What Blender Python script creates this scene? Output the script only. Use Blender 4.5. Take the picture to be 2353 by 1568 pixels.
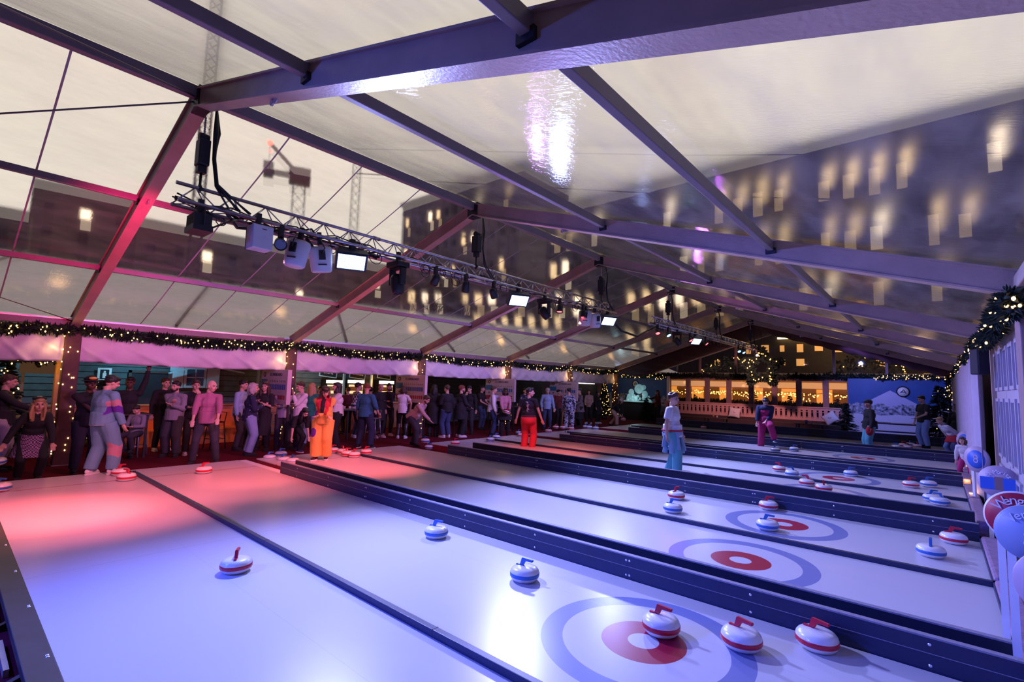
import bpy, bmesh, math, random
from mathutils import Vector, Matrix, noise
R=math.radians
rnd=random.Random(7)
SC=bpy.context.scene; COL=SC.collection
for o in list(bpy.data.objects): bpy.data.objects.remove(o)

# ---------------------------------------------------------------- camera
YAW,PIT,ROL,FPX=-0.7121,0.0890,0.0280,1129.29
CZ=2.05
_f=Vector((math.sin(YAW)*math.cos(PIT),math.cos(YAW)*math.cos(PIT),math.sin(PIT)))
_r0=Vector((math.cos(YAW),-math.sin(YAW),0)); _u0=_r0.cross(_f)
_r=math.cos(ROL)*_r0+math.sin(ROL)*_u0; _u=-math.sin(ROL)*_r0+math.cos(ROL)*_u0
cam=bpy.data.objects.new('camera',bpy.data.cameras.new('camera')); COL.objects.link(cam)
cam.data.lens=FPX/2353*36; cam.data.sensor_width=36; cam.data.clip_end=500
cam.matrix_world=Matrix(((_r.x,_u.x,-_f.x,0),(_r.y,_u.y,-_f.y,0),(_r.z,_u.z,-_f.z,CZ),(0,0,0,1)))
SC.camera=cam
def ray(px,py): return (px-1176.5)/FPX*_r-(py-784)/FPX*_u+_f
def onZ(px,py,z):
    d=ray(px,py); t=(z-CZ)/d.z; return Vector((d.x*t,d.y*t,z))
def onX(px,py,x):
    d=ray(px,py); t=x/d.x; return Vector((x,d.y*t,CZ+d.z*t))
def onY(px,py,y):
    d=ray(px,py); t=y/d.y; return Vector((d.x*t,y,CZ+d.z*t))
# ---------------------------------------------------------------- view, sky
SC.view_settings.view_transform='Standard'; SC.view_settings.look='None'
SC.view_settings.exposure=0.0; SC.view_settings.gamma=1; SC.view_settings.use_curve_mapping=False
SC.cycles.max_bounces=7; SC.cycles.transparent_max_bounces=16; SC.cycles.transmission_bounces=6
SC.cycles.sample_clamp_indirect=4; SC.cycles.caustics_refractive=False; SC.cycles.caustics_reflective=False
SC.cycles.use_denoising=True
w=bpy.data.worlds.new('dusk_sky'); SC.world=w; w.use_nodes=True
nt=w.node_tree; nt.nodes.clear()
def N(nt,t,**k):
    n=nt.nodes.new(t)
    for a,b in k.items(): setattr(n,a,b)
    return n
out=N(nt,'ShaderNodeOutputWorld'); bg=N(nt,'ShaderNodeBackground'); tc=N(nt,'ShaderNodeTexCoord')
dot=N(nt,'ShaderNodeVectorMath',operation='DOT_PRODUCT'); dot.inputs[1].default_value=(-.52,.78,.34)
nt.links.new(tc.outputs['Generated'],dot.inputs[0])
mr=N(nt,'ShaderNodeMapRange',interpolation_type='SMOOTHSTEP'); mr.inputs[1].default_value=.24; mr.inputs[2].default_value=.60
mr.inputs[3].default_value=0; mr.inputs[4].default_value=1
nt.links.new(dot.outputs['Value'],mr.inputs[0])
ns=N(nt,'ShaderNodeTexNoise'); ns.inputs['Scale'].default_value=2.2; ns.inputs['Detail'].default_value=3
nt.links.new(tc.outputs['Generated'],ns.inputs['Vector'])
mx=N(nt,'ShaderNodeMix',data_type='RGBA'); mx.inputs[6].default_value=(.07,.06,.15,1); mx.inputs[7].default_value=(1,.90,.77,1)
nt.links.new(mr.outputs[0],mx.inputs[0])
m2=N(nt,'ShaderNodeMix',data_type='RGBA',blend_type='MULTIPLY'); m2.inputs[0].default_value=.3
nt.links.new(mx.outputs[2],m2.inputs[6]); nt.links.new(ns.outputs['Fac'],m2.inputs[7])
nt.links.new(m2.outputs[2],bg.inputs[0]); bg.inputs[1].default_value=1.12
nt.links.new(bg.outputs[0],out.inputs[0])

# ---------------------------------------------------------------- materials
MATS={}
def mat(name,col,rough=.6,metal=0,var=.12,scale=6,bump=0,bscale=40,emit=None,es=0,spec=.5,coat=0):
    if name in MATS: return MATS[name]
    m=bpy.data.materials.new(name); m.use_nodes=True; t=m.node_tree; b=t.nodes['Principled BSDF']
    b.inputs['Roughness'].default_value=rough; b.inputs['Metallic'].default_value=metal
    b.inputs['Specular IOR Level'].default_value=spec
    if coat: b.inputs['Coat Weight'].default_value=coat
    c=Vector(col[:3])
    co=N(t,'ShaderNodeTexCoord'); n=N(t,'ShaderNodeTexNoise'); n.inputs['Scale'].default_value=scale; n.inputs['Detail'].default_value=4
    t.links.new(co.outputs['Object'],n.inputs['Vector'])
    x=N(t,'ShaderNodeMix',data_type='RGBA'); x.inputs[6].default_value=(*(c*(1-var)),1); x.inputs[7].default_value=(*[min(1,v*(1+var)) for v in c],1)
    t.links.new(n.outputs['Fac'],x.inputs[0]); t.links.new(x.outputs[2],b.inputs['Base Color'])
    if bump:
        n2=N(t,'ShaderNodeTexNoise'); n2.inputs['Scale'].default_value=bscale; n2.inputs['Detail'].default_value=3
        t.links.new(co.outputs['Object'],n2.inputs['Vector'])
        bp=N(t,'ShaderNodeBump'); bp.inputs['Strength'].default_value=bump; bp.inputs['Distance'].default_value=.02
        t.links.new(n2.outputs['Fac'],bp.inputs['Height']); t.links.new(bp.outputs['Normal'],b.inputs['Normal'])
    if emit:
        b.inputs['Emission Color'].default_value=(*emit,1); b.inputs['Emission Strength'].default_value=es
        m.cycles.emission_sampling='NONE'
    MATS[name]=m; return m
def bsdf(m): return m.node_tree.nodes['Principled BSDF']
# ---------------------------------------------------------------- mesh builder
class MB:
    def __init__(s): s.b=bmesh.new(); s.mi=0
    def _fin(s,vs,n0):
        for f in s.b.faces:
            pass
    def box(s,x0,x1,y0,y1,z0,z1,M=None,mi=0):
        v=[s.b.verts.new(Vector(p)) for p in ((x0,y0,z0),(x1,y0,z0),(x1,y1,z0),(x0,y1,z0),(x0,y0,z1),(x1,y0,z1),(x1,y1,z1),(x0,y1,z1))]
        if M: 
            for a in v: a.co=M@a.co
        for f in ((3,2,1,0),(4,5,6,7),(0,1,5,4),(1,2,6,5),(2,3,7,6),(3,0,4,7)):
            fc=s.b.faces.new([v[i] for i in f]); fc.material_index=mi
        return s
    def beam(s,a,b,w,h,up=Vector((0,0,1)),mi=0):
        a=Vector(a); b=Vector(b); d=(b-a); L=d.length; d.normalize()
        x=d.cross(up); 
        if x.length<1e-4: x=d.cross(Vector((1,0,0)))
        x.normalize(); z=x.cross(d)
        M=Matrix(((x.x,d.x,z.x,a.x),(x.y,d.y,z.y,a.y),(x.z,d.z,z.z,a.z),(0,0,0,1)))
        return s.box(-w/2,w/2,0,L,-h/2,h/2,M,mi)
    def cone(s,a,b,r0,r1,n=10,cap=True,mi=0,smooth=True):
        a=Vector(a); b=Vector(b); d=(b-a).normalized()
        x=d.orthogonal().normalized(); y=d.cross(x)
        A=[];B=[]
        for i in range(n):
            t=2*math.pi*i/n; o=x*math.cos(t)+y*math.sin(t)
            A.append(s.b.verts.new(a+o*r0)); B.append(s.b.verts.new(b+o*r1))
        for i in range(n):
            f=s.b.faces.new((A[i],A[(i+1)%n],B[(i+1)%n],B[i])); f.smooth=smooth; f.material_index=mi
        if cap:
            f=s.b.faces.new(A[::-1]); f.material_index=mi
            f=s.b.faces.new(B); f.material_index=mi
        return s
    def tube(s,pts,r,n=8,mi=0):
        pts=[Vector(p) for p in pts]; rings=[]
        x=None
        for i,p in enumerate(pts):
            d=(pts[min(i+1,len(pts)-1)]-pts[max(i-1,0)]).normalized()
            if x is None: x=d.orthogonal().normalized()
            else: x=(x-d*x.dot(d)).normalized()
            y=d.cross(x); rr=r[i] if isinstance(r,(list,tuple)) else r
            rings.append([s.b.verts.new(p+(x*math.cos(2*math.pi*k/n)+y*math.sin(2*math.pi*k/n))*rr) for k in range(n)])
        for a,b in zip(rings,rings[1:]):
            for k in range(n):
                f=s.b.faces.new((a[k],a[(k+1)%n],b[(k+1)%n],b[k])); f.smooth=True; f.material_index=mi
        s.b.faces.new(rings[0][::-1]).material_index=mi; s.b.faces.new(rings[-1]).material_index=mi
        return s
    def lathe(s,prof,c=(0,0,0),n=24,M=None,mi=0):
        c=Vector(c); rings=[]
        for r,z in prof:
            if r<1e-5: rings.append([s.b.verts.new(c+Vector((0,0,z)))])
            else: rings.append([s.b.verts.new(c+Vector((r*math.cos(2*math.pi*k/n),r*math.sin(2*math.pi*k/n),z))) for k in range(n)])
        if M:
            for rg in rings:
                for v in rg: v.co=M@v.co
        for a,b in zip(rings,rings[1:]):
            for k in range(n):
                p=[a[k%len(a)],a[(k+1)%len(a)],b[(k+1)%len(b)],b[k%len(b)]]
                q=[]
                for v in p:
                    if v not in q: q.append(v)
                if len(q)>2:
                    try: f=s.b.faces.new(q); f.smooth=True; f.material_index=mi
                    except ValueError: pass
        return s
    def ell(s,c,r,M=None,u=12,v=8,mi=0):
        c=Vector(c)
        T=Matrix.Translation(c)@((M or Matrix.Identity(3)).to_4x4())@Matrix.Diagonal((r[0],r[1],r[2],1))
        prof=[(math.sin(math.pi*i/v),-math.cos(math.pi*i/v)) for i in range(v+1)]
        prof[0]=(0,-1);prof[-1]=(0,1)
        return s.lathe(prof,(0,0,0),u,T,mi)
    def quad(s,a,b,c,d,mi=0,smooth=False):
        f=s.b.faces.new([s.b.verts.new(Vector(p)) for p in (a,b,c,d)]); f.material_index=mi; f.smooth=smooth; return s
    def prism(s,pts,ax,a,b,mi=0):
        # extrude 2D outline pts along axis ax from a to b
        def P(p,t): 
            return Vector((t,p[0],p[1])) if ax==0 else (Vector((p[0],t,p[1])) if ax==1 else Vector((p[0],p[1],t)))
        A=[s.b.verts.new(P(p,a)) for p in pts]; B=[s.b.verts.new(P(p,b)) for p in pts]; n=len(pts)
        for i in range(n):
            s.b.faces.new((A[i],A[(i+1)%n],B[(i+1)%n],B[i])).material_index=mi
        s.b.faces.new(A[::-1]).material_index=mi; s.b.faces.new(B).material_index=mi
        return s
    def grid(s,fn,nu,nv,mi=0,smooth=True):
        V=[[s.b.verts.new(Vector(fn(i/nu,j/nv))) for j in range(nv+1)] for i in range(nu+1)]
        for i in range(nu):
            for j in range(nv):
                f=s.b.faces.new((V[i][j],V[i+1][j],V[i+1][j+1],V[i][j+1])); f.smooth=smooth; f.material_index=mi
        return s
    def mesh(s,name,mats):
        bmesh.ops.recalc_face_normals(s.b,faces=s.b.faces)
        me=bpy.data.meshes.new(name); s.b.to_mesh(me); s.b.free()
        for m in (mats if isinstance(mats,(list,tuple)) else [mats]): me.materials.append(m)
        return me
    def build(s,name,mats,parent=None,loc=None,bevel=0):
        o=bpy.data.objects.new(name,s.mesh(name,mats)); COL.objects.link(o)
        if parent: o.parent=parent
        if loc: o.location=loc
        if bevel:
            md=o.modifiers.new('bevel','BEVEL'); md.width=bevel; md.segments=2; md.limit_method='ANGLE'
        return o
def solid(o,t):
    md=o.modifiers.new('thickness','SOLIDIFY'); md.thickness=t; md.offset=0; return o
def tag(o,label=None,cat=None,group=None,kind=None):
    if label: o['label']=label
    if cat: o['category']=cat
    if group: o['group']=group
    if kind: o['kind']=kind
    return o
def empty(name,loc=(0,0,0),rz=0,label=None,cat=None,group=None):
    o=bpy.data.objects.new(name,None); COL.objects.link(o); o.location=loc; o.rotation_euler=(0,0,rz)
    return tag(o,label,cat,group)
def inst(me,name,parent,loc,rot=None,scale=None):
    o=bpy.data.objects.new(name,me); COL.objects.link(o); o.parent=parent; o.location=loc
    if rot is not None: o.rotation_euler=rot
    if scale is not None: o.scale=scale
    return o
KIDS={}
def copy_tree(o,parent=None):
    c=o.copy(); COL.objects.link(c)
    if parent: c.parent=parent
    for ch in KIDS.get(o.name) or [x for x in bpy.data.objects if x.parent==o]: copy_tree(ch,c)
    return c
TMP=bpy.data.scenes.new('workbench')        # small scratch scene, removed again at the end
def evaluated(o):
    TMP.collection.objects.link(o); vl=TMP.view_layers[0]; vl.update(); return o.evaluated_get(vl.depsgraph).data
def text(s,size,M,mt,parent,name='lettering',ext=.002,align='CENTER'):
    c=bpy.data.curves.new(name,'FONT'); c.body=s; c.size=size; c.extrude=ext; c.align_x=align; c.align_y='CENTER'; c.resolution_u=3
    o=bpy.data.objects.new(name,c); c.materials.append(mt)
    evaluated(o); me=bpy.data.meshes.new_from_object(o.evaluated_get(TMP.view_layers[0].depsgraph))
    bpy.data.objects.remove(o); o=bpy.data.objects.new(name,me); COL.objects.link(o)
    o.matrix_world=M
    if parent: o.parent=parent
    return o
def frameM(o,x,y):
    x=Vector(x).normalized(); y=Vector(y).normalized(); z=x.cross(y)
    return Matrix(((x.x,y.x,z.x,o[0]),(x.y,y.y,z.y,o[1]),(x.z,y.z,z.z,o[2]),(0,0,0,1)))
def spot(name,loc,target,power,col,angle,blend=.8,size=.08,parent=None):
    L=bpy.data.lights.new(name,'SPOT'); L.energy=power; L.color=col; L.spot_size=R(angle); L.spot_blend=blend; L.shadow_soft_size=size
    o=bpy.data.objects.new(name,L); COL.objects.link(o); o.location=loc
    o.rotation_euler=(Vector(target)-Vector(loc)).to_track_quat('-Z','Y').to_euler()
    return o
def point(name,loc,power,col,size=.1):
    L=bpy.data.lights.new(name,'POINT'); L.energy=power; L.color=col; L.shadow_soft_size=size
    o=bpy.data.objects.new(name,L); COL.objects.link(o); o.location=loc; return o
ZS=.17
RX=-7.08            # ridge line
def roofz(x): return 5.76-.314*abs(x-RX)
XL,XE=-14.83,.67    # eaves
FY=[1.916+5*n for n in range(-1,7)]
# ---------------------------------------------------------------- lamps of the room
BLUE=(.30,.42,1.0); WBLUE=(.33,.37,1.0); RED=(1,.10,.13); MAG=(1,.03,.35); VIO=(.42,.22,1)
WARM=(1,.55,.2)
# ================================================================ materials used
black=mat('black_metal',(.012,.012,.014),.45)
alu=mat('aluminium',(.5,.48,.47),.35,.6,bump=.1)
beamM=mat('weathered_aluminium_beam',(.52,.37,.27),.4,0,var=.3,scale=3,bump=.15)
chrome=mat('bright_truss_alloy',(.62,.62,.66),.25,.8)
whiteP=mat('white_plastic',(.75,.75,.76),.35)
fabW=mat('white_canvas',(.72,.70,.70),.75,bump=.2,bscale=12,var=.06)
carpet=mat('dark_red_carpet',(.12,.008,.02),.95,var=.5,scale=60,bump=.5,bscale=300,spec=.1)
def pvc(name,haze=.12,blur=.5):
    m=bpy.data.materials.new(name); m.use_nodes=True; t=m.node_tree; t.nodes.clear()
    o=N(t,'ShaderNodeOutputMaterial'); co=N(t,'ShaderNodeTexCoord')
    mp=N(t,'ShaderNodeMapping'); mp.inputs['Scale'].default_value=(1,.35,1); t.links.new(co.outputs['Object'],mp.inputs[0])
    n=N(t,'ShaderNodeTexNoise'); n.inputs['Scale'].default_value=3.2; n.inputs['Detail'].default_value=6; n.inputs['Roughness'].default_value=.62
    t.links.new(mp.outputs[0],n.inputs['Vector'])
    bp=N(t,'ShaderNodeBump'); bp.inputs['Strength'].default_value=.3; bp.inputs['Distance'].default_value=.02; t.links.new(n.outputs['Fac'],bp.inputs['Height'])
    n3=N(t,'ShaderNodeTexNoise'); n3.inputs['Scale'].default_value=26; n3.inputs['Detail'].default_value=5; n3.inputs['Distortion'].default_value=1.5; mp3=N(t,'ShaderNodeMapping'); mp3.inputs['Scale'].default_value=(.25,1,1); mp3.inputs['Rotation'].default_value=(0,0,.3); t.links.new(co.outputs['Object'],mp3.inputs[0]); t.links.new(mp3.outputs[0],n3.inputs['Vector'])
    bp3=N(t,'ShaderNodeBump'); bp3.inputs['Strength'].default_value=.22; bp3.inputs['Distance'].default_value=.01; t.links.new(n3.outputs['Fac'],bp3.inputs['Height']); t.links.new(bp.outputs[0],bp3.inputs['Normal']); bp=bp3
    rf=N(t,'ShaderNodeBsdfRefraction'); rf.inputs['IOR'].default_value=1.012; rf.inputs['Roughness'].default_value=blur; rf.inputs['Color'].default_value=(.93,.92,.91,1)
    t.links.new(bp.outputs[0],rf.inputs['Normal'])
    tr=N(t,'ShaderNodeBsdfTransparent'); tr.inputs[0].default_value=(.93,.92,.91,1)
    a=N(t,'ShaderNodeMixShader'); a.inputs[0].default_value=.15; t.links.new(rf.outputs[0],a.inputs[1]); t.links.new(tr.outputs[0],a.inputs[2])
    df=N(t,'ShaderNodeBsdfDiffuse'); df.inputs[0].default_value=(.8,.78,.8,1)
    tl=N(t,'ShaderNodeBsdfTranslucent'); tl.inputs[0].default_value=(.8,.77,.74,1)
    d2=N(t,'ShaderNodeMixShader'); t.links.new(df.outputs[0],d2.inputs[1]); t.links.new(tl.outputs[0],d2.inputs[2])
    rp=N(t,'ShaderNodeMapRange'); rp.inputs[1].default_value=.35; rp.inputs[2].default_value=.75; rp.inputs[3].default_value=haze*.4; rp.inputs[4].default_value=haze*1.8
    t.links.new(n.outputs['Fac'],rp.inputs[0])
    b=N(t,'ShaderNodeMixShader'); t.links.new(rp.outputs[0],b.inputs[0]); t.links.new(a.outputs[0],b.inputs[1]); t.links.new(d2.outputs[0],b.inputs[2])
    gl=N(t,'ShaderNodeBsdfGlossy'); gl.inputs['Roughness'].default_value=.06; t.links.new(bp.outputs[0],gl.inputs['Normal'])
    lw=N(t,'ShaderNodeLayerWeight'); pw=N(t,'ShaderNodeMath',operation='POWER'); pw.inputs[1].default_value=3.5; t.links.new(lw.outputs['Facing'],pw.inputs[0])
    fr=N(t,'ShaderNodeMath',operation='MULTIPLY_ADD'); fr.inputs[1].default_value=.55; fr.inputs[2].default_value=.035; t.links.new(pw.outputs[0],fr.inputs[0])
    c=N(t,'ShaderNodeMixShader'); t.links.new(fr.outputs[0],c.inputs[0]); t.links.new(b.outputs[0],c.inputs[1]); t.links.new(gl.outputs[0],c.inputs[2])
    t.links.new(c.outputs[0],o.inputs[0]); return m
pvcM=pvc('clear_pvc_sheet',.10,.26); pvcR=pvc('clear_pvc_sheet_hazy',.2,.5); seamM=mat('welded_pvc_seam',(.42,.40,.39),.6)
# ================================================================ floor and ground
MB().box(-30,6,-6,34,-.06,0).build('floor',carpet)['kind']='structure'
pav=mat('outdoor_paving',(.08,.075,.07),.9)
MB().box(-160,80,-60,150,-.4,-.07).build('ground',pav)['kind']='structure'
# ================================================================ roof
purM=mat('dull_aluminium_purlin',(.28,.22,.20),.5,0,var=.2,scale=3)
PUR=[-12.15,-9.63,-4.02,-1.55]
for i in range(len(FY)-1):
    y0,y1=FY[i],FY[i+1]
    if i==len(FY)-2: pass
    for side in (-1,1):
        xe=XL-.15 if side<0 else XE+.15
        m=MB()
        sag=lambda u,v:(0)
        m.grid(lambda u,v:(RX+(xe-RX)*u,y0+(y1-y0)*v,roofz(RX+(xe-RX)*u)+.03-.035*math.sin(math.pi*v)*math.sin(math.pi*((u*3)%1))),36,10)
        o=m.build('ceiling',pvcM if side<0 else pvcR); o['kind']='structure'; o.visible_shadow=True
        s=MB()
        for k in (1,2,3):
            yy=y0+(y1-y0)*k/4
            for u in range(0,12):
                xa=RX+(xe-RX)*u/12; xb=RX+(xe-RX)*(u+1)/12
                def zz(x,uu): return roofz(x)+.022-.035*math.sin(math.pi*k/4)*math.sin(math.pi*((uu*3)%1))
                s.quad((xa,yy-.012,zz(xa,u/12)),(xb,yy-.012,zz(xb,(u+1)/12)),(xb,yy+.012,zz(xb,(u+1)/12)),(xa,yy+.012,zz(xa,u/12)))
        if side<0: s.build('seam',seamM,o)
NM=['behind the camera','nearest the camera, with the pink rafter','second from the camera','third from the camera','fourth from the camera','fifth from the camera','sixth from the camera, before the dark lining','against the end wall']
for i,y in enumerate(FY):
    t=empty('tent_frame',(RX,y,0),0,'beige aluminium gabled tent frame, the one '+NM[i],'tent frame','portal frames of the marquee')
    for s in (-1,1):
        xe=(XL if s<0 else XE)-RX
        zr=5.62; ze=roofz(xe+RX)-.14
        m=MB(); W,Hh=.12,.25
        a=Vector((0,0,zr)); b=Vector((xe,0,ze))
        m.beam(a,b,W,Hh-.03)
        m.beam(a+Vector((0,0,.12)),b+Vector((0,0,.12)),W+.05,.02); m.beam(a-Vector((0,0,.12)),b-Vector((0,0,.12)),W+.05,.02)
        m.build('rafter',beamM,t)
        MB().box(xe-.1 if s<0 else xe+.06,xe+.1 if s<0 else xe+.18,-.06,.06,0,ze+.05).build('column',beamM,t)
        MB().box(xe-.17,xe+.17,-.15,.15,0,.015).build('base_plate',alu,t)
        # eyelet and bolts below the rafter
        for f in (.29,):
            p=a.lerp(b,f)-Vector((0,0,.15)); m=MB()
            for q in (-.04,.04): m.cone(p+Vector((q,-.01,0)),p+Vector((q,.01,0)),.035,.035,12)
            m.build('eyelet',alu,t)
    MB().box(-.14,.14,-.075,.075,5.45,5.74).build('ridge_bracket',black,t)
for nm,x,w_,h_,dz in (('left eave',XL,.12,.14,-.16),('lowest left',PUR[0],.07,.1,-.09),('upper left',PUR[1],.07,.1,-.09),('ridge',RX,.1,.16,-.08),('upper right',PUR[2],.07,.12,-.1),('lowest right',PUR[3],.07,.12,-.1),('right eave',XE,.12,.14,-.16)):
    o=MB().box(-w_/2,w_/2,0,FY[-1]-FY[0],-h_/2,h_/2).build('purlin',purM,None,(x,FY[0],roofz(x)+dz),bevel=.008)
    tag(o,f'long aluminium purlin running along the {nm} line of the roof','purlin')
    if nm in('ridge',): continue
    for y in FY[1:-1]: MB().box(-.06,.06,y-.09-FY[0],y+.09-FY[0],-h_/2-.04,-h_/2+.03).build('joint_bracket',black,o)
wire=mat('steel_wire',(.2,.17,.16),.5,.6)
def wirething(pts,r,label):
    o=MB().tube(pts,r,6).build('bracing_wire',wire); tag(o,label,'wire')
y0=FY[1];
wirething([(RX,y0,5.6),(PUR[1],FY[0]+2.0,roofz(PUR[1])-.12),(XL,FY[0]-3,3.0)],.012,'thin steel bracing wire slanting left down from the near ridge joint')
wirething([(RX,y0,5.62),(PUR[2]-.8,FY[0],roofz(PUR[2]))],.01,'thin steel bracing wire climbing towards the camera from the near ridge joint')
wirething([(XL+.05,y0,3.2),(PUR[0],FY[0]+1.2,roofz(PUR[0])-.1)],.01,'thin steel bracing wire ending at the top of the near left column')
# lining in the last bay
lin=mat('dark_maroon_lining',(.07,.008,.03),.85,bump=.3,bscale=6)
for s,nm in ((-1,'left'),(1,'right')):
    xe=XL if s<0 else XE
    def fn(u,v):
        x=RX+(xe-RX)*u
        return (x,27.0+4.75*v,roofz(x)-.2-.28*math.sin(math.pi*v)**.8+.03*math.sin(u*60)*math.sin(math.pi*v))
    tag(solid(MB().grid(fn,120,12).build('roof_lining',lin),.006),f'dark maroon fabric lining sagging under the {nm} slope by the end wall','fabric lining')
# ================================================================ curling lanes
def lane_mat():
    m=bpy.data.materials.new('lane_surface'); m.use_nodes=True; t=m.node_tree; b=t.nodes['Principled BSDF']; b.inputs['Specular IOR Level'].default_value=.36
    co=N(t,'ShaderNodeTexCoord'); sp=N(t,'ShaderNodeSeparateXYZ'); t.links.new(co.outputs['Object'],sp.inputs[0])
    cb=N(t,'ShaderNodeCombineXYZ'); t.links.new(sp.outputs[0],cb.inputs[0]); t.links.new(sp.outputs[1],cb.inputs[1])
    ln=N(t,'ShaderNodeVectorMath',operation='LENGTH'); t.links.new(cb.outputs[0],ln.inputs[0])
    cr=N(t,'ShaderNodeValToRGB'); cr.color_ramp.interpolation='CONSTANT'
    W=(.52,.51,.53,1); e=cr.color_ramp.elements; e[0].position=0; e[0].color=W
    e[1].position=.11; e[1].color=(.32,.006,.035,1)
    for p,c in ((.305,W),(.6,(.17,.20,.38,1)),(.765,W)):
        q=e.new(p); q.color=c
    t.links.new(ln.outputs['Value'],cr.inputs[0])
    # hog line at x=-9.32 from the house centre, panel joints across the lane
    def line(src,pos,wd):
        a=N(t,'ShaderNodeMath',operation='SUBTRACT'); t.links.new(src,a.inputs[0]); a.inputs[1].default_value=pos
        c=N(t,'ShaderNodeMath',operation='ABSOLUTE'); t.links.new(a.outputs[0],c.inputs[0])
        d=N(t,'ShaderNodeMath',operation='LESS_THAN'); t.links.new(c.outputs[0],d.inputs[0]); d.inputs[1].default_value=wd
        return d.outputs[0]
    x1=N(t,'ShaderNodeMix',data_type='RGBA'); x1.inputs[7].default_value=(.35,.01,.05,1)
    t.links.new(line(sp.outputs[0],-9.32,.014),x1.inputs[0]); t.links.new(cr.outputs[0],x1.inputs[6])
    prev=x1.outputs[2]
    for px_ in (-4.6,):
        x2=N(t,'ShaderNodeMix',data_type='RGBA'); x2.inputs[7].default_value=(.3,.3,.36,1)
        t.links.new(line(sp.outputs[0],px_,.0025),x2.inputs[0]); t.links.new(prev,x2.inputs[6]); prev=x2.outputs[2]
    x3=N(t,'ShaderNodeMix',data_type='RGBA'); x3.inputs[7].default_value=(.42,.42,.47,1)
    t.links.new(line(sp.outputs[1],0.32,.0018),x3.inputs[0]); t.links.new(prev,x3.inputs[6])
    # scuffs of wear
    n=N(t,'ShaderNodeTexNoise'); n.inputs['Scale'].default_value=2.5; n.inputs['Detail'].default_value=8; n.inputs['Roughness'].default_value=.7
    t.links.new(co.outputs['Object'],n.inputs['Vector'])
    x4=N(t,'ShaderNodeMix',data_type='RGBA',blend_type='MULTIPLY'); x4.inputs[0].default_value=.03
    rr=N(t,'ShaderNodeMapRange'); rr.inputs[1].default_value=.3; rr.inputs[2].default_value=.7; rr.inputs[3].default_value=.8; rr.inputs[4].default_value=1
    t.links.new(n.outputs['Fac'],rr.inputs[0]); t.links.new(x3.outputs[2],x4.inputs[6]); t.links.new(rr.outputs[0],x4.inputs[7])
    t.links.new(x4.outputs[2],b.inputs['Base Color'])
    r2=N(t,'ShaderNodeMapRange'); r2.inputs[1].default_value=.3; r2.inputs[2].default_value=.7; r2.inputs[3].default_value=.29; r2.inputs[4].default_value=.32
    t.links.new(n.outputs['Fac'],r2.inputs[0]); t.links.new(r2.outputs[0],b.inputs['Roughness'])
    return m
laneM=lane_mat()
panel=mat('dark_blue_board',(.011,.018,.065),.42,var=.25,scale=9,bump=.1,bscale=120)
edgeM=mat('scuffed_board_edge',(.22,.21,.27),.6,var=.35,scale=25)
gapM=mat('black_board_back',(.012,.012,.016),.7)
screwM=mat('steel_screw_head',(.85,.85,.9),.25,.7)
riser=mat('red_carpet_riser',(.22,.012,.03),.9,var=.3,scale=30)
LANES=[(.66,2.545,'nearest lane, at the lower left'),(2.605,4.60,'second lane, with three red stones by its target'),(5.0,7.03,'third lane, with an empty target'),(7.10,9.05,'fourth lane, with a blue stone on its target'),(10.09,12.32,'fifth lane, behind the man in red trousers'),(12.39,14.23,'sixth lane, with a crowd of stones round its target'),(14.98,16.9,'seventh lane, mostly hidden by its board'),(16.96,19.28,'eighth lane, with a pink sheen'),(20.45,22.5,'ninth lane, hidden behind its board'),(22.56,24.9,'farthest lane, in front of the end wall')]
screwme=MB().lathe([(0,.004),(.009,.003),(.011,0)],n=8).mesh('screw',screwM)
for y0,y1,nm in LANES:
    yc=(y0+y1)/2
    t=empty('curling_lane',(-1.73,yc,0),0,'white synthetic curling '+nm,'curling lane','curling lanes side by side')
    MB().box(-10.36,2.09,y0-yc,y1-yc,ZS-.02,ZS).build('playing_surface',laneM,t)
    MB().box(-10.33,2.06,y0-yc+.01,y1-yc-.01,0,ZS-.02).build('base',riser,t)
for y,nm in ((2.575,'between the two nearest lanes'),(7.065,'between the third and fourth lanes'),(12.355,'between the fifth and sixth lanes'),(16.93,'between the seventh and eighth lanes'),(22.53,'between the two farthest lanes')):
    t=MB().box(-11.5,.36,-.028,.028,ZS-.1,ZS+.055).build('lane_divider',panel,None,(0,y,0),bevel=.006)
    tag(t,'low dark divider strip '+nm,'divider')
    for k in range(-4,0): MB().box(k*2.9-.002,k*2.9+.002,-.0285,.0285,ZS,ZS+.0565).build('joint',gapM,t)
BH=.40
backM=mat('black_blue_board',(.008,.011,.03),.5,var=.25,scale=9)
def board(y,face,nm,x0=-10.0,x1=.36,z1=BH,z0=0.0,scr=True):
    t=empty('side_board',(0,y,0),0,nm,'side board','dark boards along the lanes')
    th=.05
    ya,yb=(0,th) if face<0 else (-th,0)
    MB().box(x0,x1,ya,yb,z0,z1-.012).build('panel',panel if scr else backM,t)
    MB().box(x0,x1,ya-.002,yb+.002,z1-.012,z1).build('top_edge',edgeM,t)
    yf=ya if face<0 else yb
    MB().box(x0,x1,yf-.003,yf+.003,ZS+.115,ZS+.119).build('seam',edgeM,t)
    if scr:
        for k in range(9):
            for zz in (ZS+.035,ZS+.175):
                o=inst(screwme,'screw',t,(x0+.7+k*1.15,yf,zz),(R(90) if face<0 else R(-90),0,0))
                if k in (2,6): inst(screwme,'screw',t,(x0+.735+k*1.15,yf,zz),(R(90) if face<0 else R(-90),0,0))
    else:
        for k in range(9): MB().box(x0+.9+k*1.2,x0+.935+k*1.2,yb,yb+.03,z0,z1-.04).build('bracket',panel,t)
    return t
board(4.61,-1,'dark blue board along the far side of the second lane')
board(4.96,1,'dark blue board along the near side of the third lane',scr=False)
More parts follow.
